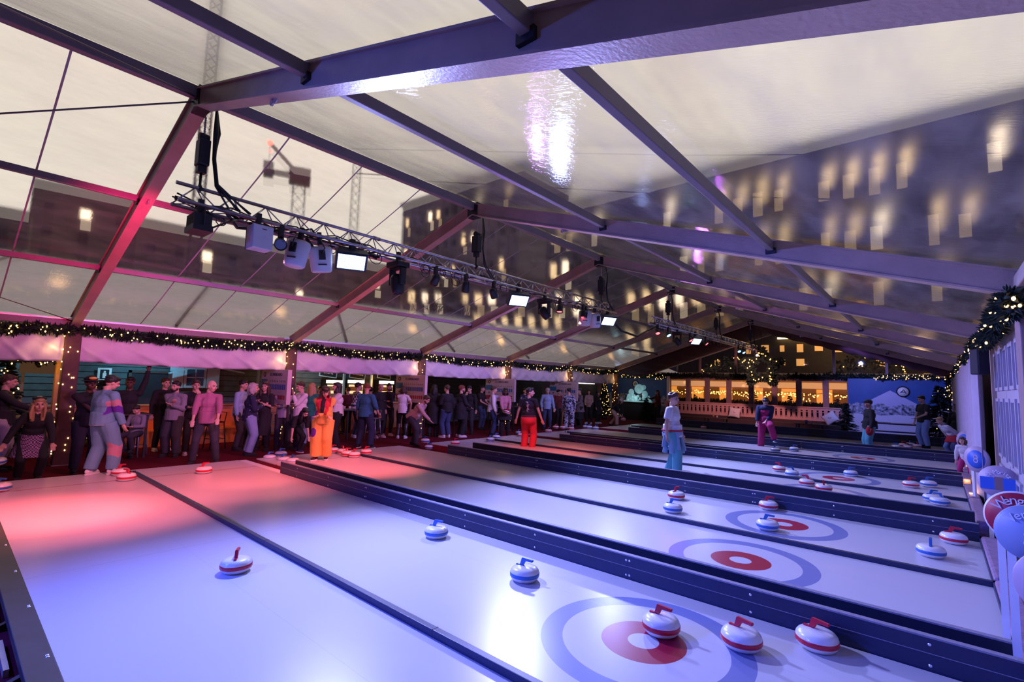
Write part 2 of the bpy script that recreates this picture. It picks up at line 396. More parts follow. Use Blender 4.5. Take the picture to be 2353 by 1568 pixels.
board(9.07,-1,'dark blue board along the far side of the fourth lane')
board(10.06,1,'dark blue board along the near side of the fifth lane',scr=False)
board(14.25,-1,'dark blue board along the far side of the sixth lane')
board(14.95,1,'dark blue board along the near side of the seventh lane',scr=False)
board(19.32,-1,'dark blue board along the far side of the eighth lane')
board(20.42,1,'dark blue board along the near side of the ninth lane',scr=False)
board(24.95,-1,'dark blue board along the far side of the farthest lane',x0=-11.3,scr=False,z1=.52)
# near border board of the nearest lane, on brackets
t=empty('border_board',(0,.66,0),0,'black border board on brackets along the near side of the nearest lane','side board')
MB().box(-10.9,.36,-.16,0,ZS-.06,ZS+.004).build('panel',mat('worn_black_board',(.035,.032,.035),.5,var=.5,scale=5),t,bevel=.006)
for k in range(9):
    x=-9.9+k*1.05
    MB().prism([(-.02,ZS-.06),(-.30,0),(-.02,0)],0,x,x+.05).build('bracket',black,t)
    MB().box(x+.35,x+.9,-.21,-.18,.0,.05).build('rail',alu,t)
    inst(screwme,'screw',t,(x+.1,-.03,ZS+.004)); inst(screwme,'screw',t,(x+.13,-.03,ZS+.004))
# foam bumpers at the right-hand end
bump_=mat('quilted_dark_bumper',(.26,.17,.27),.5,var=.5,scale=12,bump=.5,bscale=14)
for y0,y1,nm in LANES:
    t=empty('end_bumper',(.37,y0,0),0,'dark cushioned bumper closing the right end of the '+nm.split(',')[0],'bumper','bumpers at the lane ends')
    L=y1-y0; h=.12
    MB().box(.0,.17,.01,L-.01,0.02,ZS+h-.03).build('pad',bump_,t,bevel=.03)
    MB().box(-.012,.0,0,L,0,ZS+.05).build('kickboard',panel,t)
pad=MB().box(-12.5,-10.15,4.64,4.93,.0,.1).build('stone_shelf',whiteP); tag(pad,'low white shelf in the gap between the second and third lanes, under blue stones','shelf')
# carpeted walkway along the right
wood=mat('dark_decking',(.06,.045,.04),.7,var=.4,scale=4,bump=.2)
dk=MB()
for k in range(150):
    dk.box(.6,.88,.2+k*.2,.385+k*.2,0,.03)
tag(dk.build('decking',wood),'dark timber decking strip between the lane ends and the right wall','decking')
# ================================================================ truss and stage lamps
def truss(y0,y1,label):
    t=empty('lighting_truss',(RX,y0,4.2),0,label,'lighting truss')
    L=y1-y0
    for nm,x,z in (('top_chord',0,.25),('bottom_chord',-.14,0),('bottom_chord',.14,0)):
        MB().tube([(x,0,z),(x,L,z)],.024,10).build(nm,chrome,t)
    m=MB(); n=int(L/.42)
    for k in range(n):
        a=k*L/n; b=(k+.5)*L/n; c=(k+1)*L/n
        for x in (-.14,.14):
            m.tube([(x,a,0),(0,b,.25)],.009,5); m.tube([(0,b,.25),(x,c,0)],.009,5)
        m.tube([(-.14,a,0),(.14,b,0)],.009,5); m.tube([(.14,b,0),(-.14,c,0)],.009,5)
    m.build('lacing',chrome,t)
    for k in range(1,int(L/2.9)+1):
        for x,z in ((0,.25),(-.14,0),(.14,0)): MB().cone((x,k*2.9-.06,z),(x,k*2.9+.06,z),.032,.032,10).build('coupler',alu,t)
    # black cable bundle with loops and drops
    m=MB(); r=random.Random(int(y0*10))
    for q in range(4):
        pts=[(r.uniform(-.12,.12),L*i/36,.03+r.uniform(-.05,.06)) for i in range(37)]
        m.tube(pts,.011,5)
    for q in range(14 if y0<5 else 0):
        y=r.uniform(.15,2.6); m.tube([(r.uniform(-.15,.15),y,r.uniform(-.1,.1)),(r.uniform(-.2,.2),y+.25,r.uniform(-.2,.12)),(r.uniform(-.15,.15),y+.5,r.uniform(-.1,.1))],r.uniform(.012,.026),6)
    for q in range(int(L*2.2)):
        y=r.uniform(.1,L-.3); x=r.choice((-.14,.14))
        rr=r.uniform(.05,.11)
        m.tube([(x,y+rr*math.sin(a)*1.2,-.02-rr+rr*math.cos(a)) for a in [i*math.pi/5 for i in range(11)]],.007,5)
    m.build('cable_bundle',black,t)
    return t
truss(1.72,12.6,'long triangular lighting truss hung below the ridge, the nearer one')
truss(15.3,28.0,'triangular lighting truss hung below the ridge, the farther one')
for y,nm in ((1.98,'at the near end of the nearer truss, tangled with cables'),(7.0,'at the middle of the nearer truss'),(12.0,'at the far end of the nearer truss'),(16.6,'at the near end of the farther truss'),(21.6,'at the middle of the farther truss'),(26.8,'at the far end of the farther truss')):
    t=empty('chain_hoist',(RX,y,4.45),0,'black chain hoist with strap '+nm,'chain hoist','hoists carrying the trusses')
    m=MB()
    for k in range(16):
        z=.95-.03*k; m.lathe([(.012,z-.012),(.016,z),(.012,z+.012)],(0.0,0,0),6)
    m.tube([(0,0,1.05),(0,0,.5)],.006,5)
    m.build('chain',alu,t)
    MB().box(-.085,.085,-.065,.065,.30,.64).box(-.05,.05,-.05,.05,.2,.3).box(-.045,.045,-.045,.045,.62,.72).cone((0,-.06,.68),(0,.06,.68),.055,.055,12).build('motor',black,t,bevel=.012)
    MB().tube([(0,0,.36),(0,0,.05),(.05,0,.0),(.0,0,-.04),(-.05,0,0),(0,0,.05)],.018,6).build('hook',black,t)
    r=random.Random(int(y)); m=MB()
    near=y<3
    for q in range(9 if near else 2):
        x0=.12+r.uniform(-.03,.03)
        m.tube([(x0*.5,.1,1.08),(x0+r.uniform(-.03,.03),.12+r.uniform(-.04,.04),.75),(x0+r.uniform(-.04,.04),.1,.4),(x0+r.uniform(0,.06),.14,.05),(.14,.3+r.uniform(0,.3),-.2)],.014,6)
    m.build('cable',black,t)
    MB().cone((0,0,1.05),(0,0,1.12),.05,.05,10).box(-.09,.22,-.03,.03,1.1,1.13).build('clamp',alu,t)
mcab=MB().tube([(RX,12.4,4.1),(RX,13.2,3.75),(RX,14.2,3.68),(RX,15.3,4.05),(RX,15.8,4.2)],.035,8).build('power_cable',black)
tag(mcab,'thick black cable sagging between the two trusses','cable')
MB0=MB
def emis(name,col,s):
    if name in MATS: return MATS[name]
    m=bpy.data.materials.new(name); m.use_nodes=True; t=m.node_tree; b=t.nodes['Principled BSDF']
    b.inputs['Base Color'].default_value=(*col,1); b.inputs['Emission Color'].default_value=(*col,1); b.inputs['Emission Strength'].default_value=s
    m.cycles.emission_sampling='NONE'; MATS[name]=m; return m
ledM=emis('lit_led_panel',(.42,.58,1),6); lensR=emis('red_lens',(1,.07,.08),7); lensB=emis('blue_lens',(.12,.4,1),9); lensW=emis('warm_lens',(1,.55,.28),9)
lensOff=mat('glass_lens',(.05,.06,.10),.08,spec=1)
def orient(o,d): o.rotation_euler=Vector(d).to_track_quat('-Z','Y').to_euler()
def hang(t,z=.0):
    MB().box(-.03,.03,-.03,.03,-.02,.16).build('clamp',black,t)
def par(y,d,lens,label,x=.14,z=4.0,sc=1):
    t=empty('par_can',(RX+x,y,z+.05),0,label,'stage lamp','par lamps on the trusses')
    hang(t)
    MB().tube([(-.09,0,-.1),(-.09,0,-.02),(0,0,.0),(.09,0,-.02),(.09,0,-.1)],.009,5).build('yoke',black,t)
    h=MB().lathe([(0,.11),(.05,.1),(.07,.06),(.082,-.06),(.085,-.1),(.078,-.1),(.07,-.07),(0,-.07)],n=20).build('housing',black,t,(0,0,-.1)); orient(h,d)
    l=MB().lathe([(0,-.074),(.072,-.074)],n=20).build('lens',lens,h)
    return t
def led(y,label,d=(.75,-.35,-.65)):
    t=empty('led_flood',(RX+.1,y,4.1),0,label,'stage lamp','led floods on the trusses'); t.scale=(1.2,)*3
    hang(t)
    h=MB().box(-.2,.2,-.13,.13,-.06,.08).build('housing',mat('blue_black_housing',(.02,.025,.06),.5),t,(0,0,-.12),bevel=.01)
    a=Vector(d).to_track_quat('-Z','Y').to_euler(); h.rotation_euler=a
    m=MB()
    for i in range(12):
        for j in range(6): m.box(-.17+i*.029,-.17+i*.029+.024,-.10+j*.034,-.10+j*.034+.028,-.066,-.061)
    m.build('led_panel',ledM,h)
    MB().box(-.185,-.178,-.115,.115,-.075,-.06).box(.178,.185,-.115,.115,-.075,-.06).box(-.185,.185,-.115,-.108,-.075,-.06).box(-.185,.185,.108,.115,-.075,-.06).build('bezel',black,h)
    return t
def moving(y,d,label,s=1.0):
    t=empty('moving_head',(RX+.12,y,4.12),0,label,'stage lamp','moving heads on the trusses')
    t.scale=(s,s,s)
    hang(t)
    MB().box(-.17,.17,-.13,.13,-.12,-.02).build('base',black,t,bevel=.02)
    y_=MB().box(-.17,-.12,-.06,.06,-.42,-.1).box(.12,.17,-.06,.06,-.42,-.1).box(-.17,.17,-.06,.06,-.15,-.1).build('yoke',black,t,bevel=.015)
    h=MB().lathe([(0,.15),(.08,.14),(.115,.08),(.12,-.08),(.1,-.17),(.085,-.19),(.08,-.17),(0,-.17)],n=22).build('head',black,t,(0,0,-.38)); orient(h,d)
    MB().lathe([(0,-.176),(.075,-.172)],n=18).build('lens',lensOff,h)
    return t
led(4.12,'lit rectangular LED flood on the nearer truss, the closest and brightest one')
led(8.25,'lit rectangular LED flood in the middle of the nearer truss, left of a moving head')
led(12.2,'lit rectangular LED flood at the far end of the nearer truss, beside white speakers')
led(18.9,'lit rectangular LED flood on the farther truss, between two red lamps')
t=empty('flood_lamp',(RX+.1,1.98,4.12),0,'unlit black flood lamp with a ribbed back at the near end of the truss','stage lamp'); hang(t)
m=MB()
for k in range(9): m.box(-.15+k*.035,-.15+k*.035+.012,-.1,.1,-.2,-.05)
m.build('cooling_ribs',black,t); MB().box(-.17,.17,-.11,.11,-.27,-.2).build('housing',black,t); MB().tube([(-.18,0,-.2),(-.18,0,0),(.18,0,0),(.18,0,-.2)],.01,5).build('yoke',black,t)
par(2.98,(.9,-.3,-.5),lensOff,'small unlit spotlight between the white box and the white speakers')
par(5.83,(-.75,.2,-.6),lensR,'red-lit par lamp on the nearer truss, just right of the first moving head')
par(6.6,(-.4,.3,-.8),lensOff,'unlit par lamp left of the middle hoist on the nearer truss')
par(7.4,(-.1,.6,-.7),lensOff,'unlit par lamp between the middle hoist and the second LED flood')
par(9.8,(.1,-.2,-.95),lensR,'red-lit par lamp pointing straight down, right of the second moving head')
par(10.85,(.1,-.1,-.95),lensR,'red-lit par lamp in front of the far pair of white speakers')
par(15.42,(.3,-.4,-.8),lensR,'red-lit par lamp at the near end of the farther truss')
par(16.25,(.5,-.3,-.7),lensB,'blue-lit par lamp beside the first red one on the farther truss')
par(18.25,(.5,-.2,-.7),lensR,'red-lit par lamp left of the flood on the farther truss')
par(19.9,(.6,-.1,-.6),lensR,'red-lit par lamp right of the flood on the farther truss')
par(24.3,(.4,-.5,-.6),lensB,'blue-lit par lamp near the far end of the farther truss')
par(25.0,(.5,-.4,-.7),lensB,'dimmer blue-lit par lamp next to the far blue one')
par(27.3,(.5,-.6,-.4),lensW,'warm-lit lamp at the very end of the farther truss')
moving(5.0,(.1,.1,-1),'large black moving head hanging from the nearer truss')
moving(9.2,(.45,.4,-.8),'black moving head tilted to the right, beside the second LED flood',.9)
moving(17.1,(.5,.3,-.8),'black moving head under the farther truss',.9)
t=empty('dimmer_box',(RX+.16,2.66,4.12),0,'flat white box hanging from the nearer truss','speaker box')
hang(t); MB().box(-.03,.2,-.13,.13,-.36,-.04).build('cabinet',whiteP,t,bevel=.01); MB().box(-.05,-.03,-.13,.15,-.36,-.06).build('back_plate',black,t); MB().box(.2,.202,-.02,.04,-.1,-.09).build('label_strip',black,t)
def spk(y,rz,label,s=1):
    t=empty('wedge_speaker',(RX+.1,y,4.1),rz,label,'loudspeaker','white speakers on the truss'); t.scale=(s,s,s)
    hang(t)
    # half-round white cabinet leaning outwards
    m=MB(); m.lathe([(0,-.44),(.13,-.44),(.15,-.42),(.175,-.1),(.16,-.06),(0,-.06)],n=28,M=Matrix.Diagonal((1,.82,1,1)))
    c=m.build('cabinet',whiteP,t); 
    MB().box(-.045,.045,-.16,-.118,-.26,-.12).build('rear_panel',black,t)
    MB().box(-.06,.06,-.142,-.105,-.34,-.325).build('slot',black,t)
    MB().tube([(0,-.16,-.18),(.03,-.22,-.1),(0,-.1,.04)],.01,5).build('cable',black,t)
    return t
a=spk(3.28,R(25),'left one of the near pair of white half-round speakers'); a.rotation_euler=(R(-6),R(6),R(38))
a=spk(3.58,R(60),'right one of the near pair of white half-round speakers'); a.rotation_euler=(R(6),R(-8),R(70))
a=spk(11.05,R(25),'left one of the far pair of white half-round speakers'); a.rotation_euler=(R(-6),R(6),R(38))
a=spk(11.5,R(60),'right one of the far pair of white half-round speakers'); a.rotation_euler=(R(6),R(-8),R(70))

# light thrown by those lamps, plus washes added without a fixture
for y,tx,p in ((4.12,(-1.2,2.6,0),2300),(8.25,(-1.5,6.5,0),2300),(12.2,(-1.5,11.,0),2000),(18.9,(-1.5,17.5,0),1500)):
    spot('led_flood_light',(RX+.3,y-.1,3.93),tx,p,WBLUE,118,1,.14)
for y,tx,p,a in ((1.98,(-9.0,1.2,.1),2300,36),(2.98,(-10.,4.1,.1),1100,32),(5.83,(-9.7,6.2,.1),1700,46),(9.8,(-8.6,11.3,.1),1300,52),(10.85,(-8.3,14.0,.1),1300,44)):
    spot('red_par_light',(RX+.05,y,3.74),tx,p,(1,.13,.14),a,1,.06)
t=empty('lighting_truss',(RX,-7.5,4.2),0,'truss with a blue flood behind the camera, out of the picture','lighting truss')
for nm,x,z in (('top_chord',0,.25),('bottom_chord',-.14,0),('bottom_chord',.14,0)): MB().tube([(x,0,z),(x,6.6,z)],.024,10).build(nm,chrome,t)
led(-1.6,'blue LED flood on the truss behind the camera'); led(-4.6,'rearmost blue LED flood behind the camera')
spot('crowd_pink_fill',(RX-.2,2.4,3.8),(-13.6,2.6,1.1),600,(1,.30,.42),62,1,.12)  # added fill, pink then violet, to lift the crowd; no lamp hangs here
spot('crowd_pink_fill',(RX-.2,7.8,3.8),(-14.2,6.2,1.1),560,(1,.34,.5),62,1,.12)
spot('crowd_violet_fill',(RX-.2,13.2,3.8),(-14.2,13.5,1.1),600,(.75,.45,.9),70,1,.12)
spot('crowd_violet_fill',(RX-.2,18.2,3.8),(-14.0,20.5,1.0),600,(.6,.5,1),70,1,.12)
spot('player_blue_light',(RX+.3,12.1,3.8),(-3.5,14.0,.8),500,(.3,.42,1),60,1,.12)
spot('soft_red_light',(RX+.05,1.98,3.72),(-9.2,1.4,0),1300,(1,.16,.22),66,1,.1)
spot('soft_red_light',(RX+.05,2.98,3.78),(-9.9,4.2,0),900,(1,.16,.22),60,1,.1)
spot('pink_wash_light',(RX,-4.0,3.9),(-9.2,2.6,0),700,(1,.28,.55),60,1,.15)  # added to raise the pink ambient on the left half of the lanes
spot('rose_end_fill',(RX+.3,25.2,3.9),(-8,30.5,1.4),900,(1,.38,.42),85,1,.1)  # added to brighten the dim balustrade and end wall, no lamp behind it
spot('blue_flood_light',(RX+.3,-1.7,3.93),(-3.0,3.6,0),2000,(.05,.09,1),74,1,.14)
spot('blue_flood_light',(RX+.3,-4.7,3.93),(-3.0,5.5,0),2600,(.05,.11,1),70,1,.14)
spot('blue_par_light',(RX+.1,16.25,3.85),(-3,13.5,.1),500,BLUE,50,1,.06)
spot('red_par_light',(RX+.1,19.9,3.85),(-3.5,17.6,.1),90,(1,.1,.3),40,1,.06)
spot('magenta_wash_light',(RX-.1,1.7,3.7),(-11.0,1.9,4.4),900,(1,.02,.22),50,1,.1)
spot('magenta_wash_light',(RX-.1,6.6,3.9),(-14.6,6.5,1.0),620,(1,.16,.36),110,1,.1)
spot('violet_wash_light',(RX-.2,3.6,3.8),(-15,4.5,2.3),600,(.42,.16,1),70,1,.1)  # added to tint the near valance violet, without a fixture
spot('violet_wash_light',(RX+.2,7.4,3.9),(1,5,4.2),240,(.5,.2,1),120,1,.1)
spot('violet_wash_light',(RX+.2,16.3,3.9),(0,14,4.0),480,(.6,.18,1),130,1,.1)
spot('violet_wash_light',(RX-.2,11.5,3.9),(-15,11.5,1.6),900,(.42,.25,1),90,1,.1)
spot('violet_wash_light',(RX-.2,16.2,3.9),(-15,17,1.6),600,(.4,.2,.9),90,1,.1)
# ================================================================ left side: eaves, garland, valance
leafM=mat('fir_green',(.012,.03,.016),.7,var=.5,scale=20)
bulbM=emis('warm_bulb',(1,.50,.16),7)
bulbS=emis('soft_bulb',(1,.45,.11),5)
bulbme=MB().ell((0,0,0),(.014,.014,.018),u=6,v=4).mesh('bulb',bulbM)
bulbbig=MB().ell((0,0,0),(.035,.035,.04),u=8,v=6).mesh('bulb',bulbS)
def needles(m,pts,rad,n,L,r,droop=.0):
    # sprays of short fir twigs all round a path
    for q in range(n):
        t=r.random()*(len(pts)-1); i=int(t); p=Vector(pts[i]).lerp(Vector(pts[min(i+1,len(pts)-1)]),t-i)
        d=Vector((r.gauss(0,1),r.gauss(0,1),r.gauss(-droop,1))).normalized()
        l=L*r.uniform(.6,1.2); s=p+d*rad*.15
        x=d.orthogonal().normalized()*l*.16; e=s+d*l
        y=d.cross(x)
        mid=s.lerp(e,.5)
        m.b.faces.new([m.b.verts.new(v) for v in (s,mid+x,e,mid-x)])
        m.b.faces.new([m.b.verts.new(v) for v in (s,mid+y,e,mid-y)])
def garland(pts,label,nb=60,rad=.11,nl=1400,seed=1,name='fir_garland',L=.16,big=False,group=None,cat='garland'):
    r=random.Random(seed); base=Vector(pts[0])
    P=[Vector(p)-base for p in pts]
    t=empty(name,base,0,label,cat,group)
    m=MB(); m.tube(P,rad*.45,6); needles(m,P,rad,nl,L,r)
    m.build('foliage',leafM,t)
    for k in range(nb):
        q=r.random()*(len(P)-1); i=int(q); p=P[i].lerp(P[min(i+1,len(P)-1)],q-i)
        d=Vector((r.gauss(0,1),r.gauss(0,1),r.gauss(0,1))).normalized()
        if d.dot(-(base+p)+Vector((0,0,CZ)))<0: d=-d
        inst(bulbbig if big else bulbme,'bulb',t,p+d*rad*r.uniform(.8,1.15),scale=(r.uniform(.8,1.3),)*3)
    return t
def sag(a,b,n=14,s=.12,wob=.03,r=rnd):
    a=Vector(a);b=Vector(b)
    return [a.lerp(b,i/n)+Vector((0,r.uniform(-wob,wob),-s*math.sin(math.pi*i/n)+r.uniform(-wob,wob))) for i in range(n+1)]
ordn=['nearest','second','third','fourth','fifth','sixth']
for i in range(0,6):
    y0,y1=FY[i],FY[i+1]
    if i>0 or True:
        ya=max(y0,-1.5)
        garland(sag((XL+.2,ya+.1,3.03),(XL+.2,y1-.1,3.02),16,.1),f'fir garland with warm lights along the left eave, the {ordn[i]} span',nb=[60,95,70,60,45,40][i],seed=i,nl=[1500,1900,1500,1200,900,800][i],rad=[.12,.12,.12,.13,.14,.14][i],group='garlands along the left eave')
    # valance of white canvas with slanting folds
    def fn(u,v,ya=ya,y1=y1):
        y=ya+.12+(y1-ya-.24)*u; z=3.02-.72*v
        q=(u*4.3-v*1.1+.13*math.sin(u*9))%1; f=.06*max(0,1-abs(q-.5)*7)*(.2+v)+.02*math.sin((u*23+v*3)*2)
        return (XL-.08+f+.16*math.sin(math.pi*v*.85)*(1 if u<.97 else .6),y,z-.04*math.sin(u*math.pi))
    tag(solid(MB().grid(fn,130,14).build('canvas_valance',fabW),.006),f'white canvas valance rolled below the left eave, the {ordn[i]} bay','canvas valance','valances of the left side')
wrap=mat('dark_brown_post_wrap',(.10,.05,.045),.8,var=.4,scale=12)
for i in range(1,7):
    y=FY[i]; r=random.Random(40+i)
    t=empty('wrapped_post',(XL,y,0),0,'brown post wrapped in fairy lights, left eave, '+['nearest, left of the man in the hat','second, with a scoreboard on it','third, behind the bending man','fourth, brightly lit','fifth, beside the last scoreboard','sixth, by the snow picture'][i-1],'post','posts of the left side')
    MB().box(-.14,.14,-.14,.14,0,3.0).build('wrap',wrap,t,bevel=.02)
    for k in range([30,45,45,60,40,30][i-1]):
        a=r.choice((0,1)); z=r.uniform(.2 if i!=1 else .1,2.9)
        p=(.15,r.uniform(-.13,.13),z) if a else (r.uniform(-.13,.13),-.15,z)
        inst(bulbme,'bulb',t,p)
    point('fairy_glow',(XL+.3,y-.3,2.6),[5,6,6,9,6,4][i-1],WARM,.15)
# ---- scoreboards
sbW=mat('scoreboard_cream',(.62,.52,.52),.6); ink=mat('black_ink',(.02,.02,.03),.7,spec=.2); teal=mat('teal_print',(.03,.22,.34),.6); redp=mat('red_print',(.45,.03,.05),.6)
blueP=mat('blue_print',(.04,.14,.42),.6)
for k,(y,s) in enumerate(((6.6,'leftmost, in front of the second post'),(11.6,'second from the left, behind the man raising his hands'),(16.6,'third from the left, behind the pointing man'),(21.6,'rightmost, behind the man in pale blue'))):
    W_,H_=1.75,1.0; x0=XL-.95
    t=empty('scoreboard',(x0,y-.1,1.3),0,'cream curling scoreboard panel, '+s,'scoreboard','scoreboards on the left posts')
    MB().box(0,W_,-.0,.12,0,H_).build('panel',sbW,t,bevel=.006)
    def T(s_,size,x,z,mt,nm='lettering'): 
        o=text(s_,size,Matrix.Identity(4),mt,None,nm); o.parent=t; o.matrix_world=Matrix.Identity(4)
        o.matrix_local=frameM((x,-.004,z),(1,0,0),(0,0,1)); return o
    T('SCOREBOARD',.125,1.0,.86,ink)
    for j in range(10): T(str((j+1)%10),.08,.56+j*.115,.66,ink,'digit')
    m=MB()
    for j in range(10): m.box(.52+j*.115,.6+j*.115,-.006,0,.42,.57)
    m.build('blue_cards',blueP,t)
    m=MB()
    for j in range(10): m.box(.52+j*.115,.6+j*.115,-.006,0,.14,.26)
    m.build('red_cards',redp,t)
    MB().box(.03,.44,-.006,0,.5,.72).build('teal_block',teal,t)
    MB().box(.05,.44,-.006,0,.08,.26).build('red_block',redp,t)
    MB().lathe([(.05,0),(.075,0),(.075,.006),(.05,.006),(.05,0)],n=24,M=Matrix.Translation((.24,0,.86))@Matrix.Rotation(R(90),4,'X')).build('emblem_ring',ink,t)
    MB().box(.21,.27,-.005,0,.36,.41).build('emblem',ink,t)
    for xx in (.1,1.6): MB().box(xx,xx+.05,.1,.15,-1.3,0).build('leg',black,t)
# ---- high tables with drinks along the posts
tabM=mat('dark_table_wood',(.05,.035,.035),.5,var=.4)
glassM=mat('beer_glass',(.35,.2,.08),.1,spec=.8)
cupM=mat('white_paper_cup',(.6,.55,.55),.6)
for k,(x,y,nm) in enumerate(((-15.0,1.2,'behind the crouching woman'),(-15.3,3.0,'behind the man in the grey tracksuit'),(-15.2,8.9,'behind the woman in the white blouse'),(-14.9,13.0,'beside the bending man'),(-14.9,17.2,'behind the pointing man'),(-15.1,21.0,'behind the man in pale blue'))):
    t=empty('high_table',(x,y,0),0,'dark high bar table '+nm,'table','high tables along the left side')
    MB().box(-.4,.4,-.55,.55,1.04,1.08).build('table_top',tabM,t,bevel=.006)
    for sx in (-.33,.33):
        for sy in (-.48,.48): MB().box(sx-.025,sx+.025,sy-.025,sy+.025,0,1.04).build('leg',black,t)
    MB().box(-.33,.33,-.02,.02,.25,.3).build('stretcher',black,t)
    r=random.Random(k)
    for q in range(5):
        px_,py_=x+r.uniform(-.3,.3),y+r.uniform(-.45,.45)
        if q%2:
            o=MB().lathe([(0,0),(.03,0),(.038,.12),(.034,.12),(.027,.01)],n=12).build('beer_glass',glassM,None,(px_,py_,1.08)); tag(o,'glass of beer on the dark high table '+nm,'glass','drinks on the table '+nm)
        else:
            o=MB().lathe([(0,0),(.028,0),(.04,.1),(.036,.1),(.026,.01)],n=12).build('paper_cup',cupM,None,(px_,py_,1.08)); tag(o,'pale paper cup on the dark high table '+nm,'cup','cups on the table '+nm)
metal=mat('galvanised_stool',(.35,.38,.5),.35,.7)
def stool(x,y,rz,label,m_=None):
    t=empty('bar_stool',(x,y,0),rz,label,'stool','metal bar stools'); mt=m_ or metal
    MB().box(-.17,.17,-.17,.17,.74,.77).build('seat',mt,t,bevel=.01)
    for sx in (-1,1):
        for sy in (-1,1): MB().tube([(sx*.15,sy*.15,.75),(sx*.21,sy*.21,0)],.016,6).build('leg',mt,t)
    MB().tube([(-.19,-.19,.28),(.19,-.19,.28),(.19,.19,.28),(-.19,.19,.28),(-.19,-.19,.28)],.009,5).build('foot_rail',mt,t)
    MB().tube([(-.16,.16,.76),(-.17,.2,1.03),(.17,.2,1.03),(.16,.16,.76)],.014,6).build('back_hoop',mt,t)
p=onZ(305,1050,0); stool(p.x,p.y,R(-40),'pale metal bar stool with a low back under the seated man')
p=onZ(640,1040,0); stool(-15.0,6.5,.3,'metal bar stool behind the bending dark-haired woman')
p=onZ(525,1030,0); stool(-15.7,5.3,.1,'dark bar stool draped with a coat, left of the woman in the patterned sweater',black)
stool(-14.9,10.0,.5,'metal bar stool behind the woman in the white T-shirt')
stool(-14.7,16.2,.2,'metal bar stool left of the pointing man')
# ---- bar area behind: annexe
hutM=mat('grey_timber_cladding',(.07,.085,.10),.8,var=.45,scale=5,bump=.3,bscale=15)
t=empty('timber_hut',(-19.7,-3,0),0,'long dark timber alpine hut with bar hatches behind the crowd','hut')
m=MB(); m.box(-.15,0,0,29,0,3.6).build('wall',hutM,t)
m=MB()
for k in range(18): m.box(0,.015,0,29,.19*k,.19*k+.012)
m.build('board_joint',mat('dark_joint',(.01,.01,.012),.9),t)
trimP=mat('pale_blue_trim',(.32,.5,.6),.6,var=.15)
def gable(px1,py1,px2,py2):
    a=onX(px1,py1,-19.3); b=onX(px2,py2,-19.3); o=Vector((-19.7,-3,0))
    MB().beam(a-o,b-o,.05,.16,Vector((1,0,0))).build('bargeboard',trimP,t)
gable(500,832,388,858); gable(455,836,560,858); gable(592,848,680,830)
gable(820,832,800,860) if False else None
# window with shutters
c=onX(449,868,-19.6)
wn=empty('shuttered_window',(-19.66,c.y,c.z),0,'pale blue shuttered window on the timber hut, lit from above','window')
MB().box(0,.06,-.34,.34,-.36,.36).build('frame',trimP,wn); MB().box(.02,.065,-.26,.26,-.28,.28).build('pane',mat('dark_glass',(.02,.05,.08),.1),wn)
MB().box(.06,.075,-.015,.015,-.3,.3).box(.06,.075,-.28,.28,-.015,.015).build('glazing_bar',trimP,wn)
for s in (-1,1):
    sh=MB().box(0,.045,-.2,.2,-.37,.37).box(.045,.06,-.2,.2,-.26,-.2).box(.045,.06,-.2,.2,.2,.26).build('shutter',trimP,wn,(0.02,s*.56,0))
# toilets sign and door
c=onX(243,861,-19.4)
s_=empty('restroom_sign',(-19.6,c.y,c.z),0,'small white square sign with a standing figure on the hut wall','sign')
MB().box(0,.02,-.17,.17,-.2,.2).build('plate',whiteP,s_); MB().box(.02,.024,-.11,.11,-.15,.15).build('dark_field',ink,s_); MB().ell((.026,0,.08),(.004,.03,.035),u=10,v=6).box(.024,.028,-.045,.045,-.11,.05).build('figure',whiteP,s_)
c=onX(345,905,-19.4)
d_=empty('hut_door',(-19.6,c.y,0),0,'dark doorway in the timber hut behind the raised arm','door')
MB().box(0,.03,-.5,.5,0,2.1).build('leaf',ink,d_); MB().box(0,.06,-.58,-.5,0,2.18).box(0,.06,.5,.58,0,2.18).box(0,.06,-.58,.58,2.1,2.18).build('frame',tabM,d_)
# bar hatches with fridges and hanging signs
woodW=mat('warm_pine',(.45,.24,.10),.6,var=.3,scale=4)
for k,(px,py,s,w_) in enumerate(((755,856,'Bière',.72),(822,860,'Cocktails',.72),(883,861,'Vin Chaud',.66))):
    c=onX(px,py,-19.2)
    g=empty('hanging_sign',c,0,f'dark tilted sign lettered {s} above the bar','sign','signs above the bar')
    g.rotation_euler=(R(-6),0,0)
    MB().box(-.02,.0,-w_/2,w_/2,-.17,.17).build('board',ink,g)
    fr=MB().box(-.02,.012,-w_/2-.03,-w_/2,-.2,.2).box(-.02,.012,w_/2,w_/2+.03,-.2,.2).box(-.02,.012,-w_/2,w_/2,.17,.2).box(-.02,.012,-w_/2,w_/2,-.2,-.17).build('frame',trimP,g)
    o=text(s,.2 if len(s)<6 else .15,Matrix.Identity(4),whiteP,None); o.parent=g; o.matrix_local=frameM((.004,0,0),(0,1,0),(0,0,1))
fridgeL=emis('lit_fridge_header',(1,.9,.72),5); fridgeG=emis('lit_fridge_glass',(1,.72,.42),.9)
